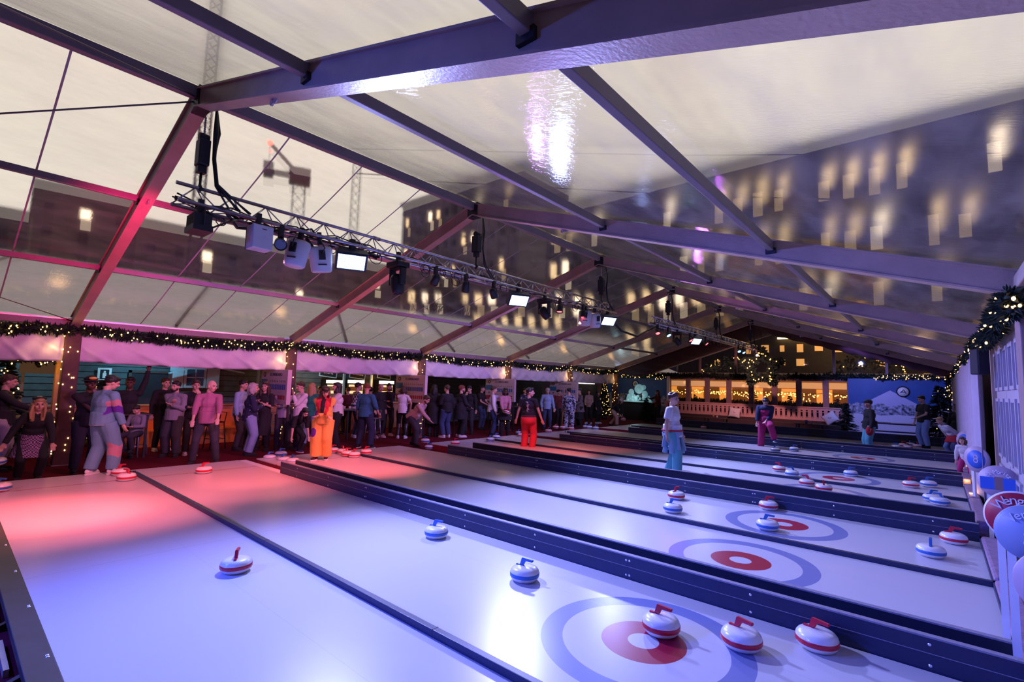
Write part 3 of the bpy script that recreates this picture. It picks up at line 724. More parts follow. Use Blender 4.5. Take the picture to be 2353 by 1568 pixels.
for k,(px,py,nm) in enumerate(((769,874,'under the first bar sign'),(817,874,'under the second bar sign'),(887,876,'under the third bar sign'))):
    c=onX(px,py,-19.3)
    g=empty('drinks_fridge',(-19.45,c.y,0),0,'lit glass-fronted drinks fridge '+nm,'fridge','fridges in the bar')
    MB().box(-.2,.2,-.42,.42,.0,c.z+.02).build('cabinet',black,g); MB().box(.2,.22,-.40,.40,c.z-.13,c.z).build('header_light',fridgeL,g); MB().box(.2,.215,-.34,.34,.4,c.z-.2).build('glass_door',fridgeG,g)
    for z in (.7,1.0,1.3,1.6): MB().box(.216,.23,-.34,.34,z,z+.02).build('shelf',black,g)
    for z in (.72,1.02,1.32,1.62):
        MB().box(.217,.225,-.32,.32,z,z+.16).build('bottles',glassM,g)
for k,px in enumerate((592/1,790,853)):
    c=onX(px,880,-18.9); 
    tag(MB().box(-.04,.04,-.04,.04,0,2.7).build('bar_post',trimP,None,(-18.9,c.y,0)),'slim pale post of the bar front, '+['left of the first sign','between the first two signs','between the last two signs'][k],'post')
tag(MB().box(-18.95,-18.5,-2,14,0,1.08).box(-19.0,-18.4,-2,14,1.08,1.12).build('bar_counter',woodW),'long warm pine bar counter behind the crowd','counter')
# orange-lit benches seen between legs
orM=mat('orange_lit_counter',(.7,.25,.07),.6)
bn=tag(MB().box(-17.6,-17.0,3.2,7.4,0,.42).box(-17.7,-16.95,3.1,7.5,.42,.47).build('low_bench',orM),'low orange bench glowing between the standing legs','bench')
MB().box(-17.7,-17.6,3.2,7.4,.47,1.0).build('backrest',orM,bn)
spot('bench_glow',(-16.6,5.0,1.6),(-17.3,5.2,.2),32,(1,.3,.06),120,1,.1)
spot('bench_glow',(-16.8,3.0,1.6),(-17.2,4.0,.2),22,(1,.3,.06),120,1,.1)
point('bar_glow',(-18.6,9.5,2.0),34,(1,.45,.15),.3); point('bar_glow',(-18.6,12.6,2.0),26,(1,.45,.15),.3)
point('bar_red_glow',(-18.2,5.5,1.2),12,(1,.08,.06),.2)
spot('hut_teal_light',(-18.2,4.0,3.2),(-19.7,4.4,2.0),190,(.25,.75,1),110,1,.1)
spot('hut_teal_light',(-18.2,1.9,3.2),(-19.7,1.6,1.8),130,(.35,.75,.9),110,1,.1)
spot('hut_teal_light',(-18.2,9.5,3.3),(-19.5,10,2.5),120,(.3,.75,.9),130,1,.1)
# annexe roof outside: white sheet seen through the clear roof
anx=mat('white_annexe_sheet',(.92,.87,.78),.7)
t=empty('annexe_roof',(XL,-8,0),0,'white tent roof of the annexe left of the marquee','tent roof')
MB().quad((-.35,0,3.3),(-5.6,0,5.35),(-5.6,46,5.35),(-.35,46,3.3)).quad((-5.6,0,5.35),(-11,0,3.2),(-11,46,3.2),(-5.6,46,5.35)).build('sheet',anx,t)
for k in range(9):
    MB().beam((-.4,2+k*5,3.36),(-5.6,4.4+k*5,5.42),.06,.04).build('webbing',mat('brown_webbing',(.16,.11,.1),.8),t)
tag(MB().box(XL-.5,XL-.3,-8,38,3.1,3.3).build('gutter',alu),'aluminium gutter between the marquee and the annexe','gutter')
# ---- firs, plants
def fir(loc,h,r0,label,seed,bulbs=0,pot=True,mt=None,n=900):
    r=random.Random(seed); t=empty('fir_tree',loc,0,label,'fir tree')
    MB().cone((0,0,0),(0,0,h*.95),.035,.008,8).build('trunk',tabM,t)
    m=MB()
    for k in range(int(n*.2)):
        z=h*(.12+.86*(k/(n*.2))); a=r.uniform(0,6.28); L=r0*(1-z/h)*1.05+.06
        d=Vector((math.cos(a),math.sin(a),r.uniform(-.35,.05))); p0=Vector((0,0,z)); p1=p0+d*L
        m.tube([p0,p0.lerp(p1,.5)+Vector((0,0,.02)),p1],[.008,.006,.003],4)
        for q in range(9):
            f=.15+.85*q/9; b=p0.lerp(p1,f)
            for s in (-1,1):
                e=Vector((-d.y*s,d.x*s,r.uniform(-.3,.3)))*.5+d*.7; e.normalize(); ll=.10*(1.2-f*.5)*(h/2)
                xx=e.cross(Vector((0,0,1))).normalized()*ll*.22; mid=b.lerp(b+e*ll,.5)
                m.b.faces.new([m.b.verts.new(v) for v in (b,mid+xx+Vector((0,0,.01)),b+e*ll,mid-xx)])
                m.b.faces.new([m.b.verts.new(v) for v in (b,mid+Vector((0,0,ll*.22)),b+e*ll,mid-Vector((0,0,ll*.22)))])
    m.build('foliage',mt or leafM,t)
    if pot: MB().lathe([(0,0),(.13,0),(.17,.24),(.15,.24),(.12,.03)],n=14).build('pot',tabM,t)
    for k in range(bulbs):
        z=h*r.uniform(.12,.95); a=r.uniform(0,6.28); L=r0*(1-z/h)*.95+.05
        inst(bulbme,'bulb',t,(math.cos(a)*L,math.sin(a)*L,z))
    return t
fir((-16.2,1.0,0),2.35,.7,'dark fir tree with a few warm lights at the far left',3,34)
p=onX(233,905,-18.4); frost=mat('frosted_fir',(.22,.3,.33),.6,var=.3)
fir((-18.4,p.y,0),1.9,.6,'frosted pale fir tree in front of the hut wall',5,14,mt=frost)
fir((-18.6,15.2,0),2.5,.9,'brownish fir by the end of the bar, behind the woman in the long coat',7,0,mt=mat('reddish_fir',(.09,.05,.05),.8,var=.4))
fir((-17.8,20.0,0),2.4,.55,'narrow fir covered in warm lights behind the pointing man',9,90)
fir((-16.3,28.2,0),2.7,.45,'tall narrow fir wound with many warm lights left of the snow picture',11,95)
# lit timber pillar at the far left
p=onX(142,870,-16.4)
pl=empty('lit_pillar',(-16.4,p.y,0),0,'orange-lit timber pillar left of the nearest wrapped post','pillar')
MB().box(-.13,.13,-.13,.13,0,2.35).build('shaft',woodW,pl); point('pillar_glow',(-15.95,p.y-.45,2.1),14,(1,.5,.12),.1)
c=onX(110,870,-17.6)
po=MB().box(-17.62,-17.58,c.y-.55,c.y+.5,2.0,2.6).box(-17.63,-17.6,c.y-.5,c.y-.44,0,2.0).box(-17.63,-17.6,c.y+.4,c.y+.46,0,2.0); po=po.build('printed_panel',mat('grey_notice',(.3,.3,.3),.7)); tag(po,'grey printed panel with two dark marks above the far left fir','notice')
for q in (-.2,.25):
    e=MB().ell((-17.57,c.y+q,2.38),(.01,.06,.13),u=8,v=6).ell((-17.57,c.y+q,2.2),(.01,.05,.05),u=8,v=6).build('mark',ink,po)
garland(sag((XL-.6,-1.5,2.33),(XL-.6,1.75,2.33),10,.05),'fairy lights heaped on the beam at the far left below the valance',nb=70,rad=.13,nl=500,seed=77)
# V sign and kiosk
c=onX(1357,873,-17.0)
k_=empty('kiosk',(-17.4,c.y,0),0,'dark kiosk with a white light bar and a glowing V sign','kiosk')
MB().box(-.6,.0,-1.5,1.5,0,2.25).build('booth',ink,k_); MB().box(0,.05,-1.1,1.1,2.25,2.36).build('light_bar',emis('white_bar',(1,.95,.85),1.5),k_)
vs=MB(); vs.beam((.1,-.28,2.95),(.1,.02,2.4),.07,.14,Vector((1,0,0))); vs.beam((.1,.34,2.98),(.1,.04,2.4),.07,.14,Vector((1,0,0))); vs.build('glowing_sign',emis('glowing_letter',(1,.97,.9),6),k_)
point('kiosk_glow',(-16.6,c.y+.8,2.2),9,(1,.75,.5),.2)
# ================================================================ end wall
YE=31.95
frW=mat('plum_painted_timber',(.30,.19,.20),.6,var=.2,scale=5)
def glass(name,tint=(.95,.93,.9)):
    m=bpy.data.materials.new(name); m.use_nodes=True; t=m.node_tree; t.nodes.clear()
    o=N(t,'ShaderNodeOutputMaterial'); tr=N(t,'ShaderNodeBsdfTransparent'); tr.inputs[0].default_value=(*tint,1)
    gl=N(t,'ShaderNodeBsdfGlossy'); gl.inputs['Roughness'].default_value=.03; fr=N(t,'ShaderNodeMath',operation='MULTIPLY_ADD'); lw=N(t,'ShaderNodeLayerWeight'); t.links.new(lw.outputs['Facing'],fr.inputs[0]); fr.inputs[1].default_value=.15; fr.inputs[2].default_value=.03
    x=N(t,'ShaderNodeMixShader'); t.links.new(fr.outputs[0],x.inputs[0]); t.links.new(tr.outputs[0],x.inputs[1]); t.links.new(gl.outputs[0],x.inputs[2]); t.links.new(x.outputs[0],o.inputs[0]); return m
paneM=glass('window_glass')
xs=[onY((a+b)/2,900,YE).x for a,b in ((1533,1541),(1577,1586),(1621,1630),(1669,1681),(1722,1731),(1775,1785),(1831,1841),(1890,1905),(1948,1960))]
w=empty('wall_end',(0,YE,0)); w['kind']='structure'
MB().box(xs[0],xs[-1],-.05,.05,0,1.2).box(xs[0],xs[-1],-.07,.07,2.72,3.0).build('timber_panel',frW,w)
MB().box(XL-5,xs[0],-.05,.05,0,3.0).box(xs[-1],XE+1,-.05,.05,0,3.0).build('side_panel',frW,w)
for k,x in enumerate(xs): MB().box(x-.14,x+.14,-.09,.09,1.2,2.75).build('post',frW,w,bevel=.01)
for a,b in zip(xs,xs[1:]):
    o=MB().box(a+.14,b-.14,-.01,.01,1.2,2.72).build('window',paneM,w)
    MB().box(a+.14,b-.14,-.04,.04,1.2,1.26).build('window_sill',frW,w)
gm=MB()
for x in (-11.5,-9.3,-4.2,-1.9): gm.box(x-.06,x+.06,-.06,.06,3.0,roofz(x)-.1)
gm.build('gable_post',frW,w)
gg=MB(); 
v=[gg.b.verts.new(Vector(p)) for p in ((XL,0,3.0),(XE,0,3.0),(XE,0,3.1),(RX,0,5.55),(XL,0,3.1))]; gg.b.faces.new(v); gg.build('gable_glazing',paneM,w)
garland([(x,YE-.45,2.98+rnd.uniform(-.04,.04)) for x in [XL+.3+i*.5 for i in range(30)]],'long dark fir garland across the end wall above the windows',nb=0,rad=.16,nl=2600,seed=50,L=.2)
garland([(x,30.95,2.86+rnd.uniform(-.05,.05)) for x in [-18.0+i*.42 for i in range(12)]],'string of warm lights along the top of the left snow picture',nb=60,rad=.16,nl=300,seed=51,big=False)
garland([(x,30.95,2.95+rnd.uniform(-.05,.05)) for x in [-2.3+i*.3 for i in range(9)]],'string of warm lights along the top of the right snow picture',nb=55,rad=.12,nl=200,seed=52)
# pavilion beyond the windows
pavW=mat('warm_plaster',(.55,.36,.2),.8,var=.25,scale=1.5)
t=empty('far_pavilion',(-8,38.5,0),0,'warmly lit pavilion room seen through the end windows','building')
MB().box(-9,9,0,.1,0,3.4).build('wall',pavW,t); MB().box(-9,9,-5.5,0,2.85,2.95).build('canopy',fabW,t); MB().box(-9,9,-5,0,.0,.02).build('floor_boards',woodW,t)
m=MB(); 
for k in range(9): m.box(-8.6+k*2.1,-7.7+k*2.1,-.03,0,.5,2.3)
m.build('lit_doors',emis('amber_pane',(1,.42,.08),.75),t)
MB().box(-8.9,8.9,-.1,0,2.35,2.75).build('lit_strip',emis('amber_strip',(1,.6,.3),.45),t)
for x in (-14,-11,-8,-5,-2.5): point('pavilion_light',(x,36.2,2.3),13,(1,.5,.15),.2)
for j in range(3):
    y=33.2+j*1.3; t=empty('string_lights',(-8,y,2.1),0,['warm string lights just behind the end windows','warm string lights in the middle of the lit pavilion','warm string lights at the back of the lit pavilion'][j],'string lights')
    r=random.Random(90+j); m=MB(); P=[Vector((-6+k*.35,0,-.12*abs(math.sin(k*.6))+r.uniform(-.04,.04))) for k in range(35)]
    m.tube(P,.008,4); m.build('wire',black,t)
    for k in range(85):
        p=P[r.randrange(35)]; inst(bulbbig,'bulb',t,p+Vector((r.uniform(-.2,.2),0,-abs(r.gauss(0,.13)) if k%5 else -r.uniform(.1,1.0))))
for k,(x,h) in enumerate(((-10.2,1.7),(-8.6,2.1),(-6.6,1.9),(-4.3,1.8),(-12.2,1.8))): fir((x,33.0+.3*(k%2),0),h,.5,['dark fir behind the third end window','dark fir behind the fourth end window','dark fir behind the sixth end window, right of the wreath','dark fir behind the last end window','dark fir behind the second end window'][k],60+k,0,n=500)
needles_=garland([(-13.4+i*.5,33.0,1.28) for i in range(20)],'dark clipped hedge just behind the end windows',nb=0,rad=.34,nl=2600,seed=71,name='hedge',L=.26,cat='hedge')
# building behind the gable, garden lights
t=empty('lit_garden_house',(-7,47,0),0,'garden house with amber windows seen through the gable','building')
MB().box(-12,14,0,3,0,9).build('wall',mat('dark_facade',(.06,.05,.04),.9),t)
r=random.Random(5); wm=MB().box(-.32,.32,-.05,0,-.4,.4).mesh('window',emis('amber_window',(1,.5,.14),.6))
for i in range(18):
    for j in range(4):
        if r.random()<.5: inst(wm,'window',t,(-11+i*1.35,-.01,3.4+j*1.2),scale=(r.uniform(.5,1),1,r.uniform(.5,1)))
MB().box(-3.2,2.6,-.3,-.1,6.6,6.75).build('light_tube',emis('warm_tube',(1,.7,.3),4),t)
treeM=mat('garden_foliage',(.05,.055,.025),.8,var=.5)
def bush(loc,rx,rz,label,seed,nb=40):
    r=random.Random(seed); t=empty('garden_tree',loc,0,label,'tree')
    MB().cone((0,0,0),(0,0,rz),.12,.06,8).build('trunk',tabM,t)
    m=MB()
    for k in range(900):
        d=Vector((r.gauss(0,1),r.gauss(0,1),r.gauss(0,1))).normalized()*r.uniform(.6,1)
        p=Vector((d.x*rx,d.y*rx,rz+d.z*rz*.6)); s=.16
        a=Vector((r.gauss(0,1),r.gauss(0,1),r.gauss(0,1))).normalized()*s; b=a.orthogonal().normalized()*s*.5
        m.quad(p-a,p+b,p+a,p-b)
    m.build('foliage',treeM,t)
    for k in range(nb):
        d=Vector((r.gauss(0,1),-abs(r.gauss(0,1)),r.gauss(0,1))).normalized(); inst(bulbbig,'bulb',t,(d.x*rx,d.y*rx,rz+d.z*rz*.6))
bush((-12.5,41,0),2.2,3.0,'garden tree with lights behind the left of the gable',1,30)
bush((-3.5,41.5,0),2.4,3.1,'garden tree with lights behind the right of the gable',2,60)
bush((1.5,42,0),2.0,2.8,'garden tree with lights at the far right behind the gable',3,40)
point('garden_light',(-6,44.5,5.5),120,(1,.6,.25),.4); point('garden_light',(-1,43.5,4.5),70,(1,.6,.3),.4)
# star wreath
p=onY(1750,845,28.0)
t=empty('star_wreath',p,0,'big five-pointed fir star with warm lights hanging at the far end','wreath')
R1=.98; star=[(math.sin(i*math.pi/5)*(R1 if i%2==0 else R1*.46),math.cos(i*math.pi/5)*(R1 if i%2==0 else R1*.46)) for i in range(11)]
m=MB(); P=[Vector((a,0,b)) for a,b in star]; r=random.Random(4)
MBt=[P[i].lerp(P[i+1],q/4) for i in range(10) for q in range(4)]
needles(m,MBt,.2,3200,.24,r); m.build('foliage',leafM,t)
MB().tube(P[:-1]+[P[0]],.03,6).build('frame',black,t); MB().tube([(0,0,R1),(0,0,R1+.9)],.01,5).build('cord',black,t)
for k in range(32):
    q=r.choice(MBt); inst(bulbbig,'bulb',t,q+Vector((r.uniform(-.1,.1),-.19,r.uniform(-.1,.1))),scale=(.8,)*3)
# snow pictures (printed panels)
def snow_mat(name,seedv,mountain):
    m=bpy.data.materials.new(name); m.use_nodes=True; t=m.node_tree; b=t.nodes['Principled BSDF']; b.inputs['Roughness'].default_value=.5
    co=N(t,'ShaderNodeTexCoord'); sp=N(t,'ShaderNodeSeparateXYZ'); t.links.new(co.outputs['Object'],sp.inputs[0])
    def math_(op,a,b_,c_=None):
        n=N(t,'ShaderNodeMath',operation=op)
        for i,v in enumerate((a,b_,c_)):
            if v is None: continue
            if isinstance(v,(int,float)): n.inputs[i].default_value=v
            else: t.links.new(v,n.inputs[i])
        return n.outputs[0]
    n1=N(t,'ShaderNodeTexNoise'); n1.inputs['Scale'].default_value=1.6; n1.inputs['Detail'].default_value=6; t.links.new(co.outputs['Object'],n1.inputs['Vector'])
    n2=N(t,'ShaderNodeTexNoise'); n2.inputs['Scale'].default_value=7; n2.inputs['Detail'].default_value=8; n2.inputs['Roughness'].default_value=.75; t.links.new(co.outputs['Object'],n2.inputs['Vector'])
    x,z=sp.outputs[0],sp.outputs[2]
    tl=math_('ADD',1.45,math_('MULTIPLY',math_('SUBTRACT',n1.outputs['Fac'],.5),1.3 if not mountain else .7))
    tree=math_('LESS_THAN',z,tl); snow=math_('LESS_THAN',z,math_('ADD',.85,math_('MULTIPLY',n1.outputs['Fac'],.25)))
    sky=N(t,'ShaderNodeMix',data_type='RGBA'); sky.inputs[6].default_value=(.01,.05,.22,1); sky.inputs[7].default_value=(.03,.11,.36,1); t.links.new(n1.outputs['Fac'],sky.inputs[0])
    tr=N(t,'ShaderNodeValToRGB'); tr.color_ramp.elements[0].position=.42; tr.color_ramp.elements[0].color=(.02,.03,.07,1); tr.color_ramp.elements[1].position=.62; tr.color_ramp.elements[1].color=(.55,.58,.72,1); t.links.new(n2.outputs['Fac'],tr.inputs[0])
    prev=sky.outputs[2]
    if mountain:
        mt=math_('LESS_THAN',z,math_('SUBTRACT',2.2,math_('MULTIPLY',math_('ABSOLUTE',math_('SUBTRACT',x,1.75),None),.62)))
        q=N(t,'ShaderNodeMix',data_type='RGBA'); q.inputs[7].default_value=(.45,.46,.66,1); t.links.new(mt,q.inputs[0]); t.links.new(prev,q.inputs[6]); prev=q.outputs[2]
    q=N(t,'ShaderNodeMix',data_type='RGBA'); t.links.new(tree,q.inputs[0]); t.links.new(prev,q.inputs[6]); t.links.new(tr.outputs[0],q.inputs[7])
    q2=N(t,'ShaderNodeMix',data_type='RGBA'); t.links.new(snow,q2.inputs[0]); t.links.new(q.outputs[2],q2.inputs[6]); q2.inputs[7].default_value=(.62,.63,.74,1)
    t.links.new(q2.outputs[2],b.inputs['Base Color']); return m
def disc(t,x,z,r1):
    Mx=Matrix.Translation((x,-.055,z))@Matrix.Rotation(R(90),4,'X')
    MB().lathe([(0,.0),(r1,.0),(r1,-.02)],n=28,M=Mx).build('round_badge',whiteP,t)
    MB().lathe([(r1,.004),(r1+.05,.004),(r1+.05,-.02)],n=28,M=Mx).build('badge_ring',ink,t)
    m=MB(); m.beam((x-.1,-.062,z-.05),(x+.02,-.062,z+.1),.02,.03).beam((x+.02,-.062,z+.1),(x+.12,-.062,z-.08),.02,.03).beam((x-.06,-.062,z-.02),(x+.08,-.062,z-.02),.02,.03); m.build('badge_mark',ink,t)
a=onY(1392,868,31.2); b_=onY(1533,868,31.2)
t=empty('snow_picture',(a.x,31.2,.1),0,'large night-time snow scene picture left of the windows, behind the ice sculpture','picture')
MB().box(0,b_.x-a.x,-.03,.03,-.1,2.75).build('print',snow_mat('snow_print_left',0,False),t); disc(t,onY(1461,880,31.2).x-a.x,2.25,.2)
MB().box(b_.x-a.x,b_.x-a.x+.18,-.08,.04,0,2.8).build('white_edge',whiteP,t)
a=onY(1948,870,31.2); b_=onY(2178,870,31.2)
t=empty('snow_picture',(a.x,31.2,.1),0,'large snow scene picture with a mountain and a moon badge, at the right end','picture')
MB().box(0,b_.x-a.x,-.03,.03,-.1,2.78).build('print',snow_mat('snow_print_right',3,True),t); disc(t,onY(2075,898,31.2).x-a.x,2.15,.22)
spot('picture_light',(-14.5,27.5,3.9),(-15.8,31,1.6),220,(.4,.55,1),80,1,.1)
spot('picture_light',(-3.5,26.5,4.0),(-1.6,31,1.4),900,(.28,.3,1),90,1,.1)
# counter with ice sculpture
c0=onY(1425,975,29.6); c1=onY(1500,975,29.6)
t=empty('counter',((c0.x+c1.x)/2,29.9,0),0,'black counter carrying the glowing ice sculpture','counter')
MB().box(-1.1,1.1,-.4,.4,0,1.12).build('body',ink,t); MB().box(-1.15,1.15,-.45,.45,1.12,1.17).build('top',black,t)
ice=bpy.data.materials.new('glowing_ice'); ice.use_nodes=True; b=bsdf(ice); b.inputs['Base Color'].default_value=(.85,.95,.97,1); b.inputs['Roughness'].default_value=.15; b.inputs['Transmission Weight'].default_value=.55; b.inputs['IOR'].default_value=1.31
b.inputs['Emission Color'].default_value=(.35,.8,.85,1); b.inputs['Emission Strength'].default_value=.10; ice.cycles.emission_sampling='NONE'
s_=empty('ice_sculpture',((c0.x+c1.x)/2,29.8,1.17),0,'pale blue ice sculpture with a large ring on the black counter','sculpture')
m=MB(); r=random.Random(8)
for k in range(26): m.ell((r.uniform(-.8,.8),r.uniform(-.1,.1),r.uniform(.05,.4)),(r.uniform(.06,.16),.1,r.uniform(.08,.25)),Matrix.Rotation(r.uniform(-.6,.6),3,'Y'),8,6)
m.box(-.9,.9,-.25,.25,0,.07); m.build('base',ice,s_)
Mx=Matrix.Translation((.1,0,.85))@Matrix.Rotation(R(90),4,'X'); m=MB(); m.lathe([(.26+.06*math.cos(a),.06*math.sin(a)) for a in [i*math.pi/5 for i in range(11)]],n=28,M=Mx); m.lathe([(0,-.02),(.24,-.02),(.24,.02),(0,.02)],n=28,M=Mx); m.build('ring',ice,s_)
MB().ell((-.45,0,.62),(.2,.12,.22)).ell((.42,0,.95),(.16,.1,.16)).ell((.5,0,.5),(.2,.1,.25)).build('figure',ice,s_)
point('ice_glow',((c0.x+c1.x)/2,29.3,1.5),7,(.55,.93,1),.2)
# balustrade with cut-outs, bench, cushions
railM=mat('rosy_planed_timber',(.66,.38,.33),.65,var=.25,scale=4)
t=empty('balustrade',(-13.2,30.4,.07),0,'pale timber balustrade with baluster cut-outs below the end windows','balustrade')
L=9.4; n=38; m=MB(); pw=L/n
m.box(0,L,-.015,.015,.5,.66); m.box(0,L,-.015,.015,1.08,1.2)
for k in range(n):
    x=k*pw
    m.box(x+.045,x+pw-.045,-.014,.014,.66,1.08)
    m.box(x,x+.022,-.013,.013,.66,.74); m.box(x+pw-.022,x+pw,-.013,.013,.66,.74)
    m.box(x,x+.03,-.013,.013,.97,1.01); m.box(x+pw-.03,x+pw,-.013,.013,.97,1.01)
    m.box(x+pw-.003,x+pw+.003,-.017,-.0155,.5,.66)
m.build('slats',railM,t); MB().box(-.05,L+.05,-.05,.05,1.2,1.26).build('handrail',railM,t)
MB().box(0,L,.1,.12,-.07,1.2).build('backing',ink,t)
tag(MB().box(-13.3,-3.6,29.0,30.2,0,.48).box(-13.3,-3.6,30.2,30.3,0,.6).build('bench',mat('dark_bench',(.05,.03,.03),.7)),'long dark bench in front of the timber balustrade','bench')
def cushion(x,z,rx,rz,label):
    t=empty('cushion',(x,29.9,z),0,label,'cushion'); t.rotation_euler=(R(rx),R(rz),0)
    def fn(u,v,s):
        a=(u-.5)*2; b2=(v-.5)*2; k=(1-a*a)*(1-b2*b2); e=1+.12*(a*a*b2*b2)
        return (a*.3*e,s*.11*k**.5,b2*.27*e)
    m=MB(); m.grid(lambda u,v:fn(u,v,1),14,14); m.grid(lambda u,v:fn(u,v,-1),14,14); bmesh.ops.remove_doubles(m.b,verts=m.b.verts,dist=.0008); m.build('cover',fabW,t)
    MB().beam((-.05,-.115,.05),(0,-.118,-.03),.004,.02).beam((0,-.118,-.03),(.07,-.115,-.02),.004,.02).build('print_mark',ink,t)
cushion(onY(1688,952,29.9).x,.82,-15,6,'white cushion with a small dark mark leaning on the balustrade')
cushion(onY(1908,965,29.9).x,.80,-15,-35,'white cushion lying tilted at the right end of the bench')
for k,(px,py) in enumerate(((1645,975),(1860,985))):
    c=onY(px,py,28.2); t=empty('low_table',(c.x,28.2,0),0,['low dark table in front of the bench, behind the man in the white T-shirt','low dark table with cups right of the man in pink trousers'][k],'table')
    MB().box(-.6,.6,-.35,.35,.5,.55).build('table_top',tabM,t)
    for sx in (-.5,.5):
        for sy in (-.28,.28): MB().box(sx-.03,sx+.03,sy-.03,sy+.03,0,.5).build('leg',tabM,t)
    tag(MB().lathe([(0,0),(.035,0),(.045,.12),(.04,.12),(.03,.01)],n=12).build('paper_cup',cupM,None,(c.x+.1,28.1,.55)),['pale cup on the low table behind the man in the white T-shirt','pale cup on the low table right of the man in pink trousers'][k],'cup')
    tag(MB().lathe([(0,0),(.05,0),(.06,.17),(.05,.17),(.045,.01)],n=12).build('blue_tub' if k else 'glass',blueP if k else glassM,None,(c.x-.12,28.15,.55)),['glass on the low table behind the man in the white T-shirt','blue tub on the low table right of the man in pink trousers'][k],'cup')
c=onY(2080,965,28.5); t=empty('picnic_table',(c.x,28.5,0),0,'long dark table with papers in front of the right snow picture','table')
MB().box(-1.6,1.5,-.4,.4,.74,.8).build('table_top',tabM,t); MB().box(-1.4,-1.3,-.3,.3,0,.74).box(1.2,1.3,-.3,.3,0,.74).build('trestle',tabM,t); MB().box(-1.5,1.4,-.85,-.6,.42,.47).build('bench_seat',tabM,t)
tag(MB().box(c.x-.5,c.x+.3,28.3,28.7,.8,.83).build('papers',cupM),'pale papers lying on the long dark table','papers')
fir((onY(1945,950,29.3).x,29.3,0),1.65,.6,'dark fir tree left of the right snow picture',31,0)
fir((onY(2160,940,29.4).x,29.4,0),2.6,.95,'large dusty fir tree at the right end, behind the man in pale jeans',32,12,n=1100)
fir((onY(1485,960,28.6).x,28.6,0),1.5,.5,'potted fir tree in front of the black counter',33,0)
fir((-16.6,30.0,0),1.2,.35,'small fir tree left of the black counter',34,0,n=400)
# ================================================================ right wall
wm_=mat('white_painted_panel',(.36,.33,.38),.5,var=.05)
w=MB().box(XE+.22,XE+.3,-6,YE,0,3.2).build('wall_right',wm_); w['kind']='structure'
brn=mat('brown_wrapped_column',(.22,.14,.14),.7,var=.2)
for i in range(1,3):
    t=tag(MB().box(XE+(.05 if i==1 else -.04),XE+.2,FY[i]-.2,FY[i]+.2,0,3.15).build('clad_column',brn,bevel=.01),['brown clad column at the near right corner','brown clad column right of the hanging speaker','third brown clad column on the right wall','fourth brown clad column on the right wall','fifth brown clad column on the right wall','last brown clad column on the right wall'][i-1],'column',)
# panelled doors leaf by leaf between the second and third columns
lab=['nearest','second','third','fourth','fifth']
for k in range(3):
    y=7.25+k*1.45; t=empty('panelled_door',(XE+.1,y,0),0,f'white panelled folding door on the right wall, {lab[k]} leaf','door','folding doors of the right wall')
    MB().box(0,.05,0,1.42,0,2.9).build('leaf',wm_,t)
    m=MB()
    for (z0,z1) in ((.15,1.0),(1.12,2.05),(2.17,2.78)):
        for (a,b) in ((.12,.62),(.80,1.30)):
            m.box(-.03,0,a,a+.05,z0,z1).box(-.03,0,b-.05,b,z0,z1).box(-.029,0,a+.05,b-.05,z0,z0+.05).box(-.029,0,a+.05,b-.05,z1-.05,z1)
    m.build('moulding',wm_,t)
for k,(ya,yb) in enumerate(((12.3,16.9),(17.0,21.8),(21.9,26.8),(26.9,31.6))):
    tag(solid(MB().grid(lambda u,v:(XE-.09+.065*math.sin(u*(yb-ya)*7),ya+(yb-ya)*u,.03+2.9*v),int((yb-ya)*26),3).build('curtain',mat('mauve_white_curtain',(.44,.38,.46),.8,bump=.2,bscale=10)),.006),['white pleated curtain behind the second column on the right','white pleated curtain before the fourth column on the right','white pleated curtain before the fifth column on the right','white pleated curtain at the far right corner'][k],'curtain','curtains of the right wall')
for y in (12.9,14.9,17.6): point('wall_uplight',(XE-.24,y,.25),3.5,(1,.55,.2),.05)
for i in range(1,6):
    y0,y1=FY[i],FY[i+1]
    garland(sag((XE-.1,max(y0+.1,6.6),3.05),(XE-.1,y1-.1,3.0),16,.1,.05),f'thick fir garland with lights along the right eave, {ordn[i-1]} span in view',nb=[6,60,60,45,40][i-1],seed=20+i,nl=[300,2400,1500,1000,900][i-1],rad=.10,L=.13,group='garlands along the right eave')
tag(solid(MB().grid(lambda u,v:(XE-.3*v*0+.05,7+24*u,3.05+.28*v),20,2).build('eave_flap',fabW),.006),'white canvas strip above the right garland','canvas strip')
garland([(XE-.25,28.5,z) for z in (3.0,2.6,2.2,1.9)],'fairy lights hanging down at the far right corner',nb=22,rad=.15,nl=200,seed=60,big=False)
p=onX(2251,832,XE-.11)
t=empty('wall_speaker',(p.x,p.y,p.z),R(25),'black loudspeaker mounted on the brown column at the right','loudspeaker')
MB().box(-.085,.085,-.11,.11,-.21,.21).build('cabinet',ink,t,bevel=.02); MB().box(-.07,.07,-.118,-.11,-.19,.19).build('grille',ink,t); MB().tube([(.05,.1,0),(.1,.14,0),(.14,.2,0)],.02,6).build('bracket',black,t)
